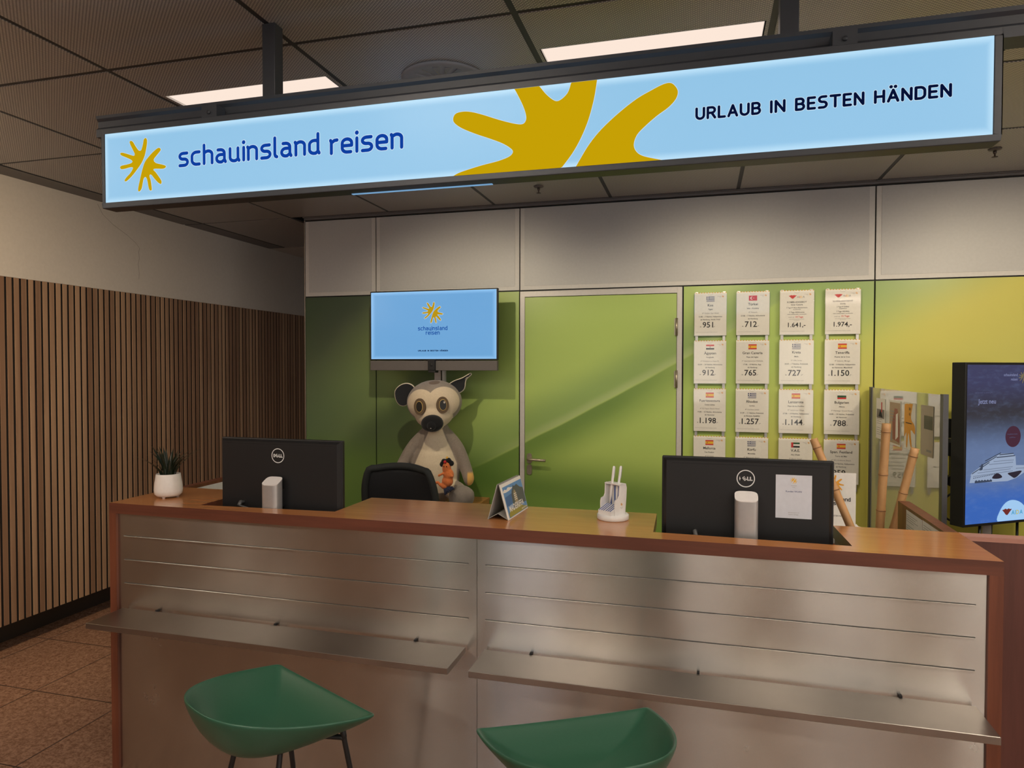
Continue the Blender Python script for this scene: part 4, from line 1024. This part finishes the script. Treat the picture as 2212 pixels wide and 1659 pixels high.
o = m.build('hair', NB.m, og); remesh(o, .004, 2)
m = MB(); m.ell((-.004, -.02, .165), (.010, .006, .010), 12); m.build('flower', plain('red felt', (.55, .02, .03), .8), og)
m = MB(); m.ell((.004, -.004, .188), (.008, .006, .010), 10); m.build('topknot', plain('yellow felt', (.75, .42, .06), .8), og)
m = MB(); 
for a in (-.004, .004): m.ell((a * 2.2 + .0, -.026, .138), (.0035, .003, .004), 8)
m.build('eyes', plain('black bead', (.01, .01, .01), .2), og)
m = MB()
for i in range(6): m.tube([(-.01 + i * .009, -.01, .01), (.0 + i * .011, -.026, -.035 + i * .008)], [.009, .005], 8)
o = m.build('fins', plain('dark blue felt', (.012, .018, .05), .8), og)

# ================================================================== OFFERS ON THE WALL
SX_ = [-.038, .211, .461, .714]; SZ_ = [2.060, 1.763, 1.465, 1.169]; SWd, SHt = .191, .266
offers = [
 [('gr', 'Kos', 'Tigaki', ['4* Golden Star Hotel', '13.08. – 7 Nächte, Halbpension', 'ab Hamburg, Adults Only!'], '951'),
  ('tr', 'Türkei', 'Side – Kumköy', ['4* Febeach', '27.08. – 7 Nächte, All-Inclusive', 'ab Hamburg'], '712'),
  ('aida', 'Gran Canaria', '7 Tage 4* Abora Buenaventura', ['ALL-INCLUSIVE', '7 Tage AIDAcosma', 'VARIO INNENKABINE, VOLLPENSION', '14 Tage'], '1.641'),
  ('aida', 'Korfu', '3 Tage 4* Delfinia', ['HALBPENSION', '7 Tage AIDAblu', 'VARIO INNENKABINE, VOLLPENSION', '10 Tage'], '1.974')],
 [('eg', 'Ägypten', 'Hurghada', ['4* Pickalbatros Aqua Bl..', '02.09. – 10 Nächte, All-Inclusive', 'ab Hamburg'], '912'),
  ('es', 'Gran Canaria', 'Playa del Ingles', ['3* Apartamentos Walhalla', '17.08. – 8 Nächte, App.', 'ab Hamburg'], '765'),
  ('gr', 'Kreta', 'Malia', ['3* Villa Sonia', '29.07. – 7 Nächte, Frühstück', 'ab Hamburg'], '727'),
  ('es', 'Teneriffa', 'Puerto de la Cruz', ['4* Atlantic Mirage', '22.08. – 9 Nächte, Halbpension', 'ab Hannover, Meerblick!'], '1.150')],
 [('es', 'Fuerteventura', 'Costa Calma', ['4* R2 Pajara Beach Hotel', '19.09. – 10 Nächte, All-Inclusive', 'ab Hannover'], '1.198'),
  ('gr', 'Rhodos', 'Lardos', ['4* Cendum Jewel', '31.07. – 11 Nächte, Frühstück', 'ab Bremen, Rail&Fly!'], '1.257'),
  ('es', 'Lanzarote', 'Playa de los Pocillos', ['4* Lanzarote Village', '27.08. – 10 Nächte, Halbpension', 'ab Hamburg'], '1.144'),
  ('bg', 'Bulgarien', 'Albena', ['5* Flamingo Grand Hotel', '10.09. – 10 Nächte, Frühstück', 'ab Hannover'], '788')],
 [('es', 'Mallorca', 'Can Picafort', ['4* JS Hotel', '12.09. – 7 Nächte, Halbpension', 'ab Hamburg'], '899'),
  ('gr', 'Korfu', 'Moraitika', ['4* Messonghi Beach', '05.09. – 7 Nächte, All-Inclusive', 'ab Hamburg'], '845'),
  ('ae', 'V.A.E.', 'Abu Dhabi', ['5* Beach Hotel', '03.09. – 7 Nächte, Frühstück', 'ab Hamburg'], '998'),
  ('es', 'Span. Festland', 'Torre del Mar', ['4* BQ Andalucia Beach', '14.08. – 10 Nächte, Halbpension', 'ab Hamburg'], '959')]]
FM = ['paper', 'ink', 'ink_grey', 'red_ink', 'yellow_ink', 'navy', 'green_ink', 'orange_ink', 'white_print']
def flag(mb, kind, x, z, w, h, f):     # x,z centre
    r_ = lambda a, b, c, d, mi, dd=.0006: mb.quad(f(x + a * w, z + c * h, dd), f(x + b * w, z + c * h, dd), f(x + b * w, z + d * h, dd), f(x + a * w, z + d * h, dd), mi)
    if kind == 'gr':
        for i in range(9): r_(-.5, .5, .5 - (i + 1) / 9, .5 - i / 9, 5 if i % 2 == 0 else 8)
        r_(-.5, -.13, -.06, .5, 5, .0008); r_(-.36, -.27, -.06, .5, 8, .001); r_(-.5, -.13, .17, .28, 8, .001)
    elif kind == 'tr':
        r_(-.5, .5, -.5, .5, 3)
        mb.poly([(x - .14 * w + .17 * w * math.cos(a / 12 * math.pi), z + .28 * h * math.sin(a / 12 * math.pi)) for a in range(4, 21)] + [(x - .09 * w + .12 * w * math.cos(a / 12 * math.pi), z + .2 * h * math.sin(a / 12 * math.pi)) for a in range(20, 3, -1)], lambda a, b: f(a, b, .0009), 8)
        mb.poly([(x + .1 * w + (.06 if i % 2 == 0 else .026) * w * math.cos(i * math.pi / 5), z + (.09 if i % 2 == 0 else .04) * h * math.sin(i * math.pi / 5)) for i in range(10)], lambda a, b: f(a, b, .0009), 8)
    elif kind == 'es':
        r_(-.5, .5, .25, .5, 3); r_(-.5, .5, -.25, .25, 4); r_(-.5, .5, -.5, -.25, 3); r_(-.32, -.2, -.12, .12, 3, .0009); r_(-.29, -.23, -.05, .05, 2, .0011)
    elif kind == 'eg': r_(-.5, .5, .17, .5, 3); r_(-.5, .5, -.17, .17, 8); r_(-.5, .5, -.5, -.17, 1); r_(-.06, .06, -.1, .12, 2, .0009)
    elif kind == 'bg': r_(-.5, .5, .17, .5, 8); r_(-.5, .5, -.2, .2, 6); r_(-.5, .5, -.5, -.2, 3)
    elif kind == 'ae': r_(-.25, .5, .17, .5, 6); r_(-.25, .5, -.17, .17, 8); r_(-.25, .5, -.5, -.17, 1); r_(-.5, -.25, -.5, .5, 3)
def offer(x0, zt, data, label):
    kind, place, sub, lines, price = data
    y = YW - .024; f = lambda a, b, d=0: (a, -.0006 - d * .5, b); w, h = SWd, SHt
    mb = MB()
    mb.box(0, w, -.0004, .0004, -h, -.004, 0)
    n = 24                                                        # toothed coloured top edge
    for i in range(n):
        a = w * i / n; mb.quad((a, -.0004, -.004), (a + w / n * .8, -.0004, -.004), (a + w / n * .8, -.0004, 0), (a, -.0004, 0), 7 if i % 2 else 0)
    cx = w / 2
    ring = [(cx + .017 * math.cos(R(a)), -.004 + .013 * math.sin(R(a))) for a in range(180, 361, 15)]
    for (a, b), (c, d) in zip(ring, ring[1:]): mb.quad(f(a, b, .0004), f(c, d, .0004), f(c, d + .0012, .0004), f(a, b + .0012, .0004), 2)
    sunhands(mb, w - .022, -.026, .013, f, 7, n=2); text(mb, 'schauinsland', w - .032, -.026, .0032, f, 2, 'r'); text(mb, 'reisen', w - .032, -.031, .0032, f, 2, 'r')
    if kind == 'aida':
        lips(mb, cx - .024, -.040, .044, f, 3)
        x = cx + .0
        for ch, mi in zip('AIDA', (2, 3, 4, 2)): 
            wd = text(mb, ch, x, -.047, .012, f, mi, 'l'); x += wd + .002
        text(mb, 'KOMBI-ANGEBOT', cx, -.076, .0095, f, 1, maxw=.135); text(mb, place, cx, -.091, .0085, f, 1)
        text(mb, sub, cx, -.108, .0065, f, 1, maxw=.165); text(mb, lines[0], cx, -.118, .0045, f, 1)
        text(mb, lines[1], cx, -.136, .0075, f, 1); text(mb, lines[2], cx, -.147, .0045, f, 1, maxw=.16)
        text(mb, lines[3], cx + .014, -.165, .010, f, 3); text(mb, '30.07. für', cx - .03, -.165, .006, f, 2)
        text(mb, 'ab/bis Hamburg inkl. Flug und Transfer', cx, -.176, .0038, f, 2); text(mb, 'p.P. in Euro ab', cx, -.183, .0038, f, 2)
        text(mb, price + ',-', cx, -.221, .027, f, 1, maxw=.145)
    else:
        dz = random.Random(place).uniform(-.003, .003)
        flag(mb, kind, cx, -.041, .048, .031, f)
        text(mb, place, cx, -.084 + dz, .0150, f, 1, maxw=.155); text(mb, sub, cx, -.106 + dz, .0080, f, 1)
        text(mb, lines[0], cx, -.130 + dz, .0080, f, 2, maxw=.15); text(mb, lines[1], cx, -.151 + dz, .0078, f, 1, maxw=.160); text(mb, lines[2], cx, -.169 + dz, .0078, f, 1, maxw=.13)
        k = .092 if len(price) < 4 else .118
        text(mb, 'ab', cx - k / 2 - .008, -.214, .006, f, 1, 'r'); wd = text(mb, price, cx - k / 2, -.216, .034, f, 1, 'l', maxw=.116 if len(price) > 3 else .088); text(mb, ',-', cx - k / 2 + wd + .002, -.214, .012, f, 1, 'l')
    text(mb, 'Preis pro Person im Doppelzimmer, begrenzte Verfügbarkeit, Veranstalter', .010, -.247, .0030, f, 2, 'l', maxw=w - .03)
    o = mb.build('offer_flyer', FM, loc=(x0, y, zt)); tag(o, label, 'flyer', 'offer flyers on the green wall')
    return o
colw = ['first', 'second', 'third', 'fourth']; roww = ['top', 'second', 'third', 'lowest']
for c in range(4):
    t = thing('flyer_hanger', 'column of clear pockets on two grey strips holding offers, %s column from the door' % colw[c], 'hanger', (SX_[c], YW, 0), 0, 'flyer hangers on the green wall')
    for x in (.006, SWd - .022): box('strip', 'alu', x, x + .016, -.016, -.006, .86, 2.065, t)
    for r_ in range(4):
        z = SZ_[r_]; m = MB(); m.box(-.003, SWd + .003, -.0165, -.0158, z - SHt - .003, z - .006, 0); m.box(-.003, SWd + .003, -.0285, -.028, z - SHt - .003, z - .012, 0)
        m.box(-.003, SWd + .003, -.0285, -.0158, z - SHt - .0038, z - SHt - .003, 0); m.build('pocket', 'acrylic', t)
for r_ in range(4):
    for c in range(4):
        d = offers[r_][c]; what = {'gr': 'Greek flag', 'tr': 'Turkish flag', 'es': 'Spanish flag', 'eg': 'Egyptian flag', 'bg': 'Bulgarian flag', 'ae': 'Emirates flag', 'aida': 'red lips logo'}[d[0]]
        lab = 'white offer sheet for %s with %s' % (d[1], what) + ('' if r_ == 3 and c < 3 else ' and price %s' % d[4])
        offer(SX_[c], SZ_[r_], d, lab)

# ================================================================== RIGHT SIDE: acrylic stand, books, bamboo, glass screen, display
bk = thing('brochure_stack', 'stack of white and red brochures on the desk beside the right monitor', 'brochures', (.50, 2.875, .73))
for i, (h0, h1, mm, dx) in enumerate(((0, .08, 'white_plastic', 0), (.08, .145, 'desk_dark', .004), (.145, .205, plain('orange red brochure', (.50, .11, .05), .5), -.003), (.205, .238, 'paper', .002))):
    MB().box(-.11 + dx, .105 + dx, -.10, .12, h0, h1 - .0005).build('brochure', mm, bk, .001)
AC = (.508, 2.885, .968)
ac = thing('acrylic_sign_holder', 'acrylic stand with an orange hand logo sheet on the brochures behind the right monitor', 'sign holder', AC, R(2))
m = MB(); pts = [(-.115, -.04), (.06, -.04)] + AR(.06, 0, .04, .04, -90, 90, 8) + [(-.115, .04)]
n = len(pts); m.add([(a, b, 0) for a, b in pts] + [(a, b, .008) for a, b in pts], [tuple(reversed(range(n))), tuple(range(n, 2 * n))] + [(i, (i + 1) % n, n + (i + 1) % n, n + i) for i in range(n)]); m.build('foot', 'white_plastic', ac)
m = MB(); m.box(-.078, .074, -.002, .001, .009, .218, 0); f = lambda a, b, d=0: (a, -.0024 - d * .5, b)
sunhands(m, -.004, .176, .066, f, 1); stroke_text(m, 'schauinsland', -.062, .056, .108, .0115, .0024, f, 2); stroke_text(m, 'reisen', -.03, .026, .092, .0115, .0024, f, 2)
text(m, 'URLAUB IN BESTEN HÄNDEN', -.003, .048, .0052, f, 2, maxw=.118); m.build('printed_sheet', ['paper', 'orange_ink', 'ink'], ac)

def bamboo(p0, p1, r_, lab):
    p0, p1 = Vector(p0), Vector(p1); t = thing('bamboo_pole', lab, 'bamboo pole', tuple(p0), 0, 'bamboo poles'); L = (p1 - p0).length; d = (p1 - p0).normalized()
    m = MB(); N = 60; pts, rr = [], []
    seg = .235
    s_ = 0; nodes = []
    k = L - .035
    while k > 0: nodes.append(k); k -= seg * (.8 + .15 * math.sin(k * 9))
    for i in range(N + 1):
        q = L * i / N; b = max([math.exp(-((q - a) / .010) ** 2) for a in nodes]); pts.append(d * q); rr.append(r_ * (1 + .10 * b))
    m.tube(pts, rr, 16); m.build('cane', 'bamboo', t)
    for a in nodes[:4]:
        m = MB(); m.tube([d * (a - .002), d * (a + .002)], r_ * 1.13, 16); m.build('node_ring', 'bamboo_node', t)
def ext(p1, p0, zf=FZ):  # extend line p1 -> p0 down to the floor
    p1, p0 = Vector(p1), Vector(p0); k = (p1.z - zf) / (p1.z - p0.z); return p1 + (p0 - p1) * k
a = (.408, 2.75, 1.328); b = (.527, 2.70, 1.02); bamboo(ext(a, b, .731), a, .0145, 'bamboo pole leaning left behind the right monitor')
a = (.759, 3.20, 1.358); b = (.744, 3.22, .918); bamboo(ext(a, b), a, .0175, 'nearly upright bamboo pole in front of the glass screen')
a = (.874, 3.22, 1.255); b = (.812, 3.24, .95); bamboo(ext(a, b), a, .0165, 'bamboo pole leaning right in front of the glass screen')

# glass divider with leaflets
gd = thing('glass_divider', 'glass screen between two dark grey posts to the right of the offers', 'divider', (0, 0, 0))
Pa, Pb = Vector((.965, 4.40, 0)), Vector((.985, 3.235, 0)); dd = (Pb - Pa).normalized(); nn = Vector((-dd.y, dd.x, 0))
if nn.x > 0: nn = -nn                                        # nn points left, towards the viewer's side
GT = 1.483
Pa.z = Pb.z = FZ; GT -= FZ
for p in (Pa, Pb):
    m = MB(); a = dd * .018; b = nn * .010
    m.add([p - a - b, p + a - b, p + a + b, p - a + b] + [q + Vector((0, 0, GT)) for q in (p - a - b, p + a - b, p + a + b, p - a + b)], [(3, 2, 1, 0), (4, 5, 6, 7), (0, 1, 5, 4), (1, 2, 6, 5), (2, 3, 7, 6), (3, 0, 4, 7)])
    m.build('post', plain('dark grey post', (.10, .10, .105), .4, metal=.5) if p is Pa else bpy.data.materials['dark grey post'], gd)
m = MB(); p, q = Pa + dd * .019, Pb - dd * .019; b = nn * .004
m.add([p - b, q - b, q + b, p + b] + [k + Vector((0, 0, GT - .004)) for k in (p - b, q - b, q + b, p + b)], [(3, 2, 1, 0), (4, 5, 6, 7), (0, 1, 5, 4), (1, 2, 6, 5), (2, 3, 7, 6), (3, 0, 4, 7)]); m.build('pane', 'glass', gd)
LW = Pb - Pa
def leaflet(s0, s1, z0, z1, lab, draw, mats):
    m = MB(); Lg = LW.length
    def g(a, b, d=0):      # a 0..1 across, b height
        q = Pa + dd * (s0 + (s1 - s0) * a) * Lg + nn * (.0065 + d); return (q.x, q.y, b)
    m.add([g(0, z0), g(1, z0), g(1, z1), g(0, z1), g(0, z0, -.0012), g(1, z0, -.0012), g(1, z1, -.0012), g(0, z1, -.0012)], [(0, 1, 2, 3), (7, 6, 5, 4), (0, 4, 5, 1), (1, 5, 6, 2), (2, 6, 7, 3), (3, 7, 4, 0)], 0)
    draw(m, g, z0, z1); return tag(m.build('leaflet', mats), lab, 'leaflet', 'leaflets on the glass screen')
def rc(m, g, a0, a1, z0, z1, mi, d=.0006): m.quad(g(a0, z0, d), g(a1, z0, d), g(a1, z1, d), g(a0, z1, d), mi)
def dA(m, g, z0, z1):
    rc(m, g, .08, .95, z1 - .11, z1 - .06, 1); rc(m, g, .6, .7, z1 - .075, z1 - .02, 2, .001); m.poly([(.3, z1 - .10), (.5, z1 - .06), (.8, z1 - .105)], lambda a, b: g(a, b, .001), 4)
    for i in range(9):
        if i != 4: rc(m, g, .12, .8 - .1 * (i % 3), z0 + .12 - i * .012, z0 + .1225 - i * .012, 3)
def dB(m, g, z0, z1):
    rc(m, g, .02, .98, z0 + .01, z1 - .01, 1); m.poly([(.35, z0 + .03), (.3, z0 + .12), (.5, z0 + .19), (.75, z0 + .19), (.95, z0 + .12), (.95, z0 + .02)], lambda a, b: g(a, b, .001), 2)
    m.poly([(.6, z0 + .03), (.62, z0 + .16), (.8, z0 + .17), (.84, z0 + .05)], lambda a, b: g(a, b, .0014), 0); rc(m, g, .05, .3, z0 + .02, z0 + .07, 3, .001)
    for i in range(4): rc(m, g, .08, .5, z1 - .06 - i * .016, z1 - .054 - i * .016, 3, .001)
def dC(m, g, z0, z1):
    h = smooth_closed([(0.0, z0 + .06), (.02, z0 + .2), (.05, z1 - .01), (.3, z1 - .005), (.45, z0 + .22), (.6, z0 + .25), (.82, z0 + .29), (.9, z0 + .27), (.7, z0 + .2), (.62, z0 + .15), (.95, z0 + .12), (.98, z0 + .08), (.6, z0 + .095), (.75, z0 + .0), (.55, z0 + .03), (.4, z0 + .08), (.3, z0 + .01), (.2, z0 + .02), (.22, z0 + .08)], 3)
    m.poly([(min(.99, max(.01, a)), min(z1 - .003, max(z0 + .003, b))) for a, b in h], lambda a, b: g(a, b, .0006), 1)
    text(m, 'TRAVEL PREMIUM', .5, z0 + .19, .013, lambda a, b, d=0: g(a, b, .001), 2, maxw=.9); text(m, 'AWARD 2023', .5, z0 + .165, .013, lambda a, b, d=0: g(a, b, .001), 2, maxw=.8); rc(m, g, .15, .7, z0 + .125, z0 + .129, 2, .001)
def dD(m, g, z0, z1):
    rc(m, g, .28, .98, z0 + .12, z1 - .045, 1); rc(m, g, .5, .9, z0 + .02, z0 + .03, 2)
leaflet(.11, .26, 1.20, 1.425, 'leaflet with a small photo on the glass screen, farthest left', dA, ['paper', plain('grey photo print', (.20, .17, .14), .5), 'red_ink', 'ink_grey', 'black_gap'])
leaflet(.335, .50, 1.195, 1.425, 'sand coloured leaflet with a red figure on the glass screen', dB, ['paper', plain('sand print', (.42, .30, .18), .5), plain('red brown print', (.32, .09, .05), .5), 'ink_grey'])
leaflet(.555, .70, 1.20, 1.425, 'white leaflet with a large orange hand on the glass screen', dC, ['paper', 'orange_ink', 'ink'])
leaflet(.765, .905, 1.20, 1.425, 'beige leaflet with a dark green block on the glass screen, farthest right', dD, [plain('beige leaflet', (.50, .42, .31), .5), plain('olive print', (.10, .10, .06), .5), 'ink_grey'])

# portrait display with a cruise ship
ang = math.atan2(.258, .388)
ds = thing('portrait_display', 'tall portrait display with a blue sea and cruise ship picture at the right edge', 'display', (1.284, 3.915, .787), ang)
DW, DH = .50, .835
mb = MB(); mb.box(0, DW, 0, .075, 0, DH); mb.build('housing', 'black_plastic', ds, .003)
f = lambda a, b, d=0: (a - DW / 2, -.0022 - d, b - DH / 2); mb = MB(); mb.box(-DW / 2 + .012, DW / 2 - .012, -.0012, 0, -DH / 2 + .014, DH / 2 - .012, 11)
# ship seen from the bow quarter
px = lambda u, v: (u, v)
hull = [(.035, .225), (.045, .262), (.14, .30), (.30, .305), (.42, .30), (.47, .29), (.42, .262), (.36, .235), (.30, .222)]
mb.poly(hull, lambda a, b: f(a, b, .0003), 0)
mb.poly([(.04, .262), (.05, .275), (.12, .31), (.20, .352), (.25, .366), (.33, .366), (.355, .35), (.36, .30)], lambda a, b: f(a, b, .0002), 0)
for i, (a, b, c, d) in enumerate(((.05, .268, .17, .322), (.10, .302, .22, .350), (.14, .33, .25, .368), (.22, .345, .35, .350), (.24, .358, .34, .362))):
    mb.poly([(a, b), (c, d), (c, d + .005), (a, b + .005)], lambda p, q: f(p, q, .0006), 1)
mb.poly([(.10, .285), (.115, .318), (.128, .318), (.122, .288)], lambda a, b: f(a, b, .0007), 1)
for r_, (a0, a1, b0, sl) in enumerate(((.06, .34, .256, .06), (.09, .33, .272, .05), (.13, .345, .286, .04), (.17, .35, .312, .03), (.20, .35, .326, .02), (.36, .45, .284, .0))):
    k = int((a1 - a0) / .009)
    for i in range(k):
        a = a0 + i * .009; b = b0 + (a - a0) * sl; mb.poly([(a, b), (a + .005, b), (a + .005, b + .003), (a, b + .003)], lambda p, q: f(p, q, .00065), 1)
for i in range(14): mb.poly([(.06 + i * .012, .246 + i * .0012), (.067 + i * .012, .2465 + i * .0012), (.067 + i * .012, .2505 + i * .0012), (.06 + i * .012, .250 + i * .0012)], lambda a, b: f(a, b, .0006), 1)
mb.poly(smooth_closed([(.19, .242), (.21, .262), (.235, .265), (.262, .246), (.235, .238)], 3), lambda a, b: f(a, b, .0008), 2)
mb.poly(smooth_closed([(.30, .262), (.34, .268), (.40, .272), (.38, .25), (.35, .236), (.325, .246)], 3), lambda a, b: f(a, b, .0008), 2)
mb.poly([(.07 + i * .010, .232 + (.006 if i % 2 else 0)) for i in range(13)] + [(.19, .225), (.07, .222)], lambda a, b: f(a, b, .0007), 1)
# round badge, corner bubble with lips
mb.poly([(.335 + .055 * math.cos(a / 12 * math.pi), .452 + .055 * math.sin(a / 12 * math.pi)) for a in range(24)], lambda a, b: f(a, b, .0004), 3)
mb.poly([(p, max(.016, q)) for p, q in smooth_closed([(.235, .016), (.25, .07), (.29, .11), (.34, .122), (.40, .105), (.45, .06), (.47, .016), (.35, .010)], 4)], lambda a, b: f(a, b, .0003), 4)
lips(mb, .300, .062, .068, f, 5, .0008)
x = .332
for ch, mi in zip('AIDA', (6, 6, 7, 6)): x += text(mb, ch, x, .046, .022, f, mi, 'l', d=.0008) + .004
text(mb, 'schauinsland', .36, .765, .014, f, 8, 'r', d=.0004); text(mb, 'reisen', .36, .742, .014, f, 8, 'r', d=.0004); sunhands(mb, .40, .757, .06, f, 9)
text(mb, 'weil es mehr zu sehen gibt', .06, .678, .008, f, 10, 'l', d=.0004); text(mb, 'Jetzt neu', .085, .625, .024, f, 8, 'l', d=.0004); text(mb, 'Kreuzfahrten buchen', .33, .462, .006, f, 10, d=.0008); text(mb, 'ab 699 Euro', .33, .445, .006, f, 10, d=.0008)
mb.build('screen', [emit('ship grey', lin((150, 165, 190))), emit('ship dark', lin((62, 70, 88))), emit('ship lips', lin((48, 42, 52))), emit('dark red badge', lin((72, 44, 58))), emit('pale blue bubble', lin((160, 200, 238))), emit('red brown lips', lin((110, 48, 44))), emit('letter teal', lin((60, 150, 190))), emit('letter yellow', lin((190, 180, 80))), emit('pale lettering', lin((125, 130, 165))), emit('dim gold', lin((120, 108, 78))), emit('dim lettering', lin((82, 84, 112))), 'ship_face'], ds, loc=(DW / 2, -.0002, DH / 2))
mb = MB(); mb.box(.16, .36, .075, .11, .30, .55); mb.box(.02, .16, .080, .13, .42, .44); mb.build('mount', 'black_metal', ds)
br = thing('wall_bracket', 'black open metal bracket beside the portrait display', 'bracket', (0, 0, 0))
mb = MB(); 
mb.box(1.315, 1.335, 4.25, 4.30, 1.11, 1.315); mb.box(1.335, 1.42, 4.25, 4.30, 1.285, 1.31); mb.box(1.335, 1.42, 4.25, 4.30, 1.11, 1.135); mb.box(1.345, 1.42, 4.29, YW - .001, 1.14, 1.28); mb.box(1.335, 1.38, 4.25, 4.30, .96, 1.11)
mb.tube([(1.34, 4.26, .97), (1.34, 4.30, .97)], .03, 16); mb.build('frame', 'black_metal', br, .003)
cbm = MB(); cbm.tube(smooth_open([(1.36, 4.15, .93), (1.31, 4.15, .925), (1.262, 4.15, .87), (1.27, 4.15, .80), (1.32, 4.15, .765), (1.37, 4.15, .76)], 6), .0055, 8)
tag(cbm.build('power_cable', 'black_plastic', None), 'black cable loop hanging left of the portrait display', 'cable')
DZ = FZ
st = thing('display_stand', 'black display legs and cables going down behind the side counter', 'stand', (0, 0, 0))
for x in (1.39, 1.46, 1.63):
    m = MB(); m.tube([(x, 4.01 + (x - 1.39) * .8, .787), (x + .002, 4.02 + (x - 1.39) * .8, FZ)], .007, 8); m.build('leg', 'black_metal', st)
box('foot_plate', 'black_metal', 1.34, 1.68, 3.96, 4.24, FZ, FZ + .008, st)
box('box', 'alu', 1.415, 1.455, 4.045, 4.065, .55, .787, st)
